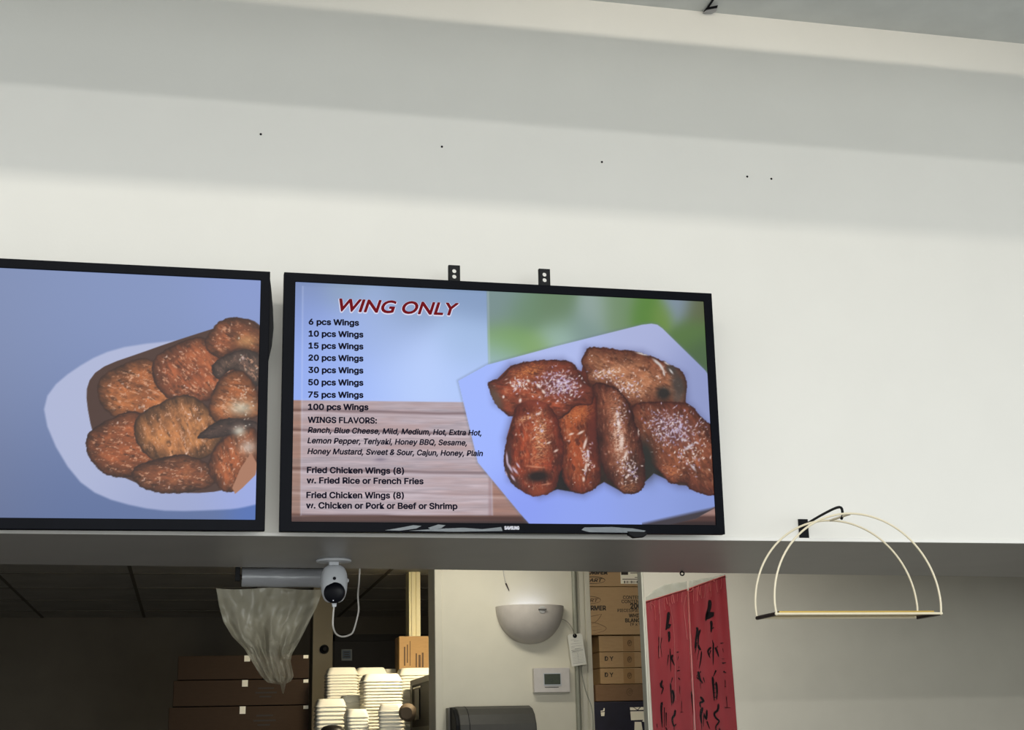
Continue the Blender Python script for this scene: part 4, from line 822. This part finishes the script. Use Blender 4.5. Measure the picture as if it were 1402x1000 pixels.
# ------------------------------------------------------------------ on the beige panel wall: two red scrolls in plastic
SY = QY-.005
def scroll(quad, label, strokes, blob, seed, flap_pts, folds):
    t = thing('calligraphy_scroll', Y(quad[0][0], quad[0][1], QY), label, 'scroll', 'red calligraphy scrolls on the panel wall')
    (ax1, ay1), (bx1, by1), (cx1, cy1), (dx1_, dy1) = quad       # top left, top right, bottom right, bottom left
    def pt(u, v, y0):
        x = (ax1*(1-u)+bx1*u)*(1-v)+(dx1_*(1-u)+cx1*u)*v; y = (ay1*(1-u)+by1*u)*(1-v)+(dy1*(1-u)+cy1*u)*v; return Y(x, y, y0)
    rip = lambda u, v: .0014*math.sin(u*23+seed)*max(0, 1-v*2.2)+.0008*math.sin(u*9+4*v+seed)
    MB().grid(lambda u, v: pt(u, v, SY+rip(u, v)), 28, 30).build('paper', M['red'], t, smooth_=True)
    q = MB(); kk = (Y(940, 900, SY)-CAM).dot(fw)/F_PX
    for pts, wd in strokes: q.ribbon([Y(x, y, SY-.003) for x, y in pts], wd*kk*1.7)
    for poly in blob: q.add([Y(x, y, SY-.003) for x, y in poly], [tuple(range(len(poly)))])
    q.build('calligraphy', M['brush'], t)
    sl_ = MB().grid(lambda u, v: pt(u, v, SY-.0055+1.6*rip(u*1.4, v)), 28, 30).build('sleeve', M['sleeve'], t, smooth_=True)
    q = MB(); n = len(flap_pts)
    q.grid(lambda u, v: Y(ax1+(bx1-ax1)*u, (ay1+(by1-ay1)*u)*(1-v)+v*np.interp(ax1+(bx1-ax1)*u, [p[0] for p in flap_pts], [p[1] for p in flap_pts]), SY-.004+.003*math.sin(u*19+3*v)*v), 24, 5)
    q.build('sleeve_top', M['flap'], sl_, smooth_=True)
    q = MB(); rf = random.Random(seed*7)
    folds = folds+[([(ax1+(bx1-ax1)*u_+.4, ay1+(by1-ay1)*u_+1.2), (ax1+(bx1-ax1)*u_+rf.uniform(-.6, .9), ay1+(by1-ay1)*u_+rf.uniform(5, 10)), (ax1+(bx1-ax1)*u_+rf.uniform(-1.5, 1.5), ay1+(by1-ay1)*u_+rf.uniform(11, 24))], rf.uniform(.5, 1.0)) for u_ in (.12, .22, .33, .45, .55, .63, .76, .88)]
    for pts, wd in folds: q.tube(smooth([Y(x, y, SY-.0058) for x, y in pts], 3), wd*kk*.5, 5)  # pale tubes put the highlight of each crease into the colour
    tag(q.build('sleeve_fold', mat('fold_highlight', (176, 84, 80), .3), sl_, smooth_=True), 'creases of the plastic sleeve with painted highlights')
    return t
c2 = lambda *p: [(880+x/9.09, 780+y/9.09) for x, y in p]
c3 = lambda *p: [(885+x/8.33, 880+y/8.33) for x, y in p]
rs_ = [(c2((835, 380), (830, 480), (800, 560), (785, 640)), 3.0), (c2((850, 640), (855, 700), (850, 785)), 2.2), (c2((885, 720), (858, 745)), 1.6), (c2((870, 880), (876, 985)), 1.3), (c3((765, 0), (762, 120), (762, 255)), 1.3),
       (c3((740, 55), (702, 100), (728, 180)), 1.6), (c3((735, 90), (715, 150)), 1.6), (c3((785, 55), (808, 110), (826, 165)), 1.7), (c3((812, 40), (790, 90)), 1.3),
       (c3((795, 318), (765, 385)), 2.4), (c3((755, 390), (765, 520), (775, 665)), 1.9), (c3((795, 450), (806, 560), (800, 655)), 1.8), (c3((770, 480), (800, 470)), 1.2), (c3((775, 525), (800, 518)), 1.1), (c3((775, 575), (800, 568)), 1.1), (c3((775, 630), (802, 620)), 1.4),
       (c3((822, 700), (815, 770), (775, 810), (792, 860), (830, 900), (792, 960), (800, 1010)), 1.7), (c3((830, 980), (845, 1010)), 2.2),
       (c2((670, 720), (680, 760), (662, 880), (650, 985)), 1.9), (c2((718, 750), (692, 830), (690, 985)), 1.5), (c2((690, 970), (715, 1000)), 2.6), (c3((575, 0), (555, 120)), 1.6), (c3((590, 30), (622, 85)), 3.0), (c3((600, 80), (580, 200)), 1.1),
       (c3((630, 100), (620, 200), (600, 300)), 1.1), (c3((622, 330), (572, 385)), 1.5), (c3((590, 330), (612, 420), (642, 465)), 1.9), (c3((650, 400), (664, 455)), 1.7), (c3((575, 400), (600, 420)), 1.6), (c3((615, 460), (620, 530)), .8),
       (c3((615, 620), (652, 670), (612, 690), (622, 745)), 1.8), (c3((640, 740), (620, 830), (632, 935)), 2.2), (c3((690, 770), (682, 880), (655, 800)), 1.7), (c3((690, 900), (722, 985)), 2.4), (c3((655, 820), (650, 960)), 1.5), (c3((630, 940), (632, 1000)), 1.0),
       (c3((845, 10), (880, 5)), 1.4), (c3((870, 70), (880, 115)), 1.0), (c3((862, 188), (895, 184)), .7), (c3((865, 236), (906, 231)), 2.0), (c3((878, 330), (908, 345)), 2.4), (c3((898, 430), (902, 515)), 1.1), (c3((890, 500), (910, 505)), 1.0), (c3((912, 620), (922, 740)), 1.2), (c3((890, 742), (962, 746)), 1.2),
       (c3((512, 560), (530, 740), (552, 935)), 1.1)]
rb_ = [c2((800, 525), (890, 532), (886, 580), (840, 610), (785, 628), (782, 600))]
ls_ = [(c2((325, 530), (312, 640), (290, 755)), 2.6), (c2((325, 770), (330, 840), (325, 905)), 2.0), (c2((345, 845), (322, 870)), 1.6), (c3((270, 70), (276, 200), (278, 335)), .9), (c3((252, 140), (240, 262)), 1.7), (c3((300, 140), (290, 185), (322, 262)), 1.6),
       (c3((297, 400), (284, 462)), 1.5), (c3((275, 465), (282, 580), (290, 720)), 1.2), (c3((298, 540), (312, 620), (302, 700)), 1.8), (c3((285, 580), (308, 575)), 1.1), (c3((285, 630), (310, 624)), 1.1), (c3((285, 680), (306, 672)), 1.1),
       (c3((330, 770), (320, 830), (295, 870), (312, 950), (342, 930)), 1.7), (c3((315, 950), (318, 1000)), 1.2),
       (c2((200, 840), (203, 965)), 1.5), (c2((238, 850), (215, 985)), 1.1), (c3((140, 40), (142, 185)), 1.4), (c3((160, 20), (178, 170)), .9), (c3((182, 430), (165, 500), (192, 520), (170, 592)), 1.5), (c3((150, 470), (200, 500)), 1.2),
       (c3((180, 680), (170, 760), (182, 970)), 1.8), (c3((226, 800), (225, 955)), 2.0), (c3((205, 740), (205, 965)), 1.4), (c3((220, 970), (240, 1010)), 2.0), (c3((120, 930), (125, 980)), 1.2),
       (c3((345, 112), (372, 106)), 1.6), (c3((366, 160), (352, 205)), .9), (c3((350, 325), (384, 318)), 1.7), (c3((366, 275), (376, 290)), 1.0), (c3((365, 405), (385, 425)), 2.0), (c3((380, 500), (382, 585)), 1.0), (c3((402, 670), (402, 790)), 1.0), (c3((388, 796), (424, 794)), 1.1)]
lb_ = [c2((300, 672), (356, 684), (335, 728), (282, 748), (288, 700))]
t1 = scroll([(884.2, 824.5), (940.5, 807.8), (954, 1085), (899, 1085)], 'left red calligraphy scroll in a creased clear sleeve on the panel wall', ls_, lb_, 1, [(884, 819), (895, 809), (910, 801), (941, 796)],
            [([(891, 826), (896, 831), (897.5, 850)], .8), ([(902, 822), (904, 850), (903, 900)], .9), ([(912, 819), (914, 828)], 1.1), ([(921, 814), (923, 826)], 1.2), ([(917, 826), (923, 870), (925, 960)], .5), ([(939.5, 815), (936.5, 832), (938, 850), (941, 876)], .8), ([(884.5, 823.8), (900, 819.5), (920, 813), (941, 807)], 1.4)])
t2_ = scroll([(943.0, 807.0), (993.2, 789), (1016, 1085), (957.0, 1085)], 'right red calligraphy scroll with the darker brushwork on the panel wall', rs_, rb_, 5, [(943, 796), (960, 793), (993, 787)],
             [([(941.9, 809), (943.0, 832), (944.9, 870), (947.4, 920), (951.4, 1000), (953.6, 1044)], 2.2), ([(943, 811), (947, 809), (949, 805)], 1.0), ([(956, 802), (958, 815)], 1.1), ([(972, 796), (972.5, 810)], 1.1), ([(977, 793), (978, 797)], 1.6), ([(943.4, 806.4), (960, 800), (976, 794.5), (993, 788.4)], 1.5)])
# pale corner line of the panel, screw eye under the header
p = Z(934, 782.5, ZH); t = thing('screw_eye', p, 'small dark screw eye under the back edge of the header', 'hook')
kk = (p-CAM).dot(fw)/F_PX; ce = Y(934, 785.6, p.y-.004)
MB().tube([ce+V((math.cos(i*6.2832/20)*2.6*kk, 0, math.sin(i*6.2832/20)*2.6*kk)) for i in range(21)], .95*kk, 8).build('eye_ring', M['black'], t, smooth_=True)
MB().tube([ce+V((0, 0, 2.6*kk)), (ce.x, ce.y, ZH+.004)], .9*kk, 8).build('shank', M['black'], t)

# ------------------------------------------------------------------ wire basket at the right
GY0, GY1 = -.120, -.025                               # front and back arch
bl, fl_ = Y(1035.3, 844, GY1), Y(1062, 843.5, GY0); bz = (bl.z+fl_.z)/2
RA = 122*(bl-CAM).dot(fw)/F_PX
t = thing('wire_basket', (bl.x+RA, (GY0+GY1)/2, bz), 'cream wire basket of two tall arches on a flat base, hanging at the right', 'basket')
feet = []
for p, y in ((bl, GY1), (fl_, GY0)):
    r_ = (fl_.x-bl.x)*0+RA; cx = p.x+r_; up_ = .022
    pts = [V((p.x+.002, y, bz))]+[V((cx-r_*math.cos(math.pi*i/24), y, bz+up_+r_*math.sin(math.pi*i/24))) for i in range(25)]+[V((cx+r_-.002, y, bz))]
    MB().tube(smooth(pts, 2), .0023, 8).build('arched_wire', M['wire'], t, smooth_=True); feet += [pts[0], pts[-1]]; tops = pts[13] if y == GY1 else (tops, pts[13])
for i, (a_, b_) in enumerate(((feet[0], feet[2]), (feet[1], feet[3]), (feet[0], feet[1]), (feet[2], feet[3]))):
    tag(MB().tube([a_, b_], .0044 if i < 2 else .0026, 8).build('base_bar', M['bronze'] if i < 2 else M['wire'], t), 'dark side bar' if i < 2 else None)
for p in feet: MB().lathe([(.0005, -.004), (.0036, -.002), (.0042, 0), (.0036, .002), (.0005, .004)], p, (0, 0, 1), 10).build('corner_bead', M['wire'], t, smooth_=True)
MB().prism([feet[0]+V((.014, -.003, .002)), feet[2]+V((.008, .003, .002)), feet[3]+V((-.014, .003, .002)), feet[1]+V((-.008, -.003, .002))], (0, 0, .004)).build('base_plate', M['gold'], t)
MB().tube([tops[0], tops[1]], .0028, 8).build('cross_wire', M['wire'], t)
mid = (tops[0]+tops[1])/2
hk = [mid+V((0, -.004, -.005)), mid+V((0, -.012, .004)), mid+V((0, 0, .022)), V((mid.x, .01, mid.z+.020)), V((mid.x, WY-.0005, mid.z+.010))]
MB().tube(smooth(hk, 5), .003, 8).build('wall_hook', M['black'], t, smooth_=True)
MB().box((mid.x-.012, WY-.004, mid.z-.018), (mid.x+.012, WY-.0003, mid.z+.026)).build('hook_plate', M['black'], t, .001)
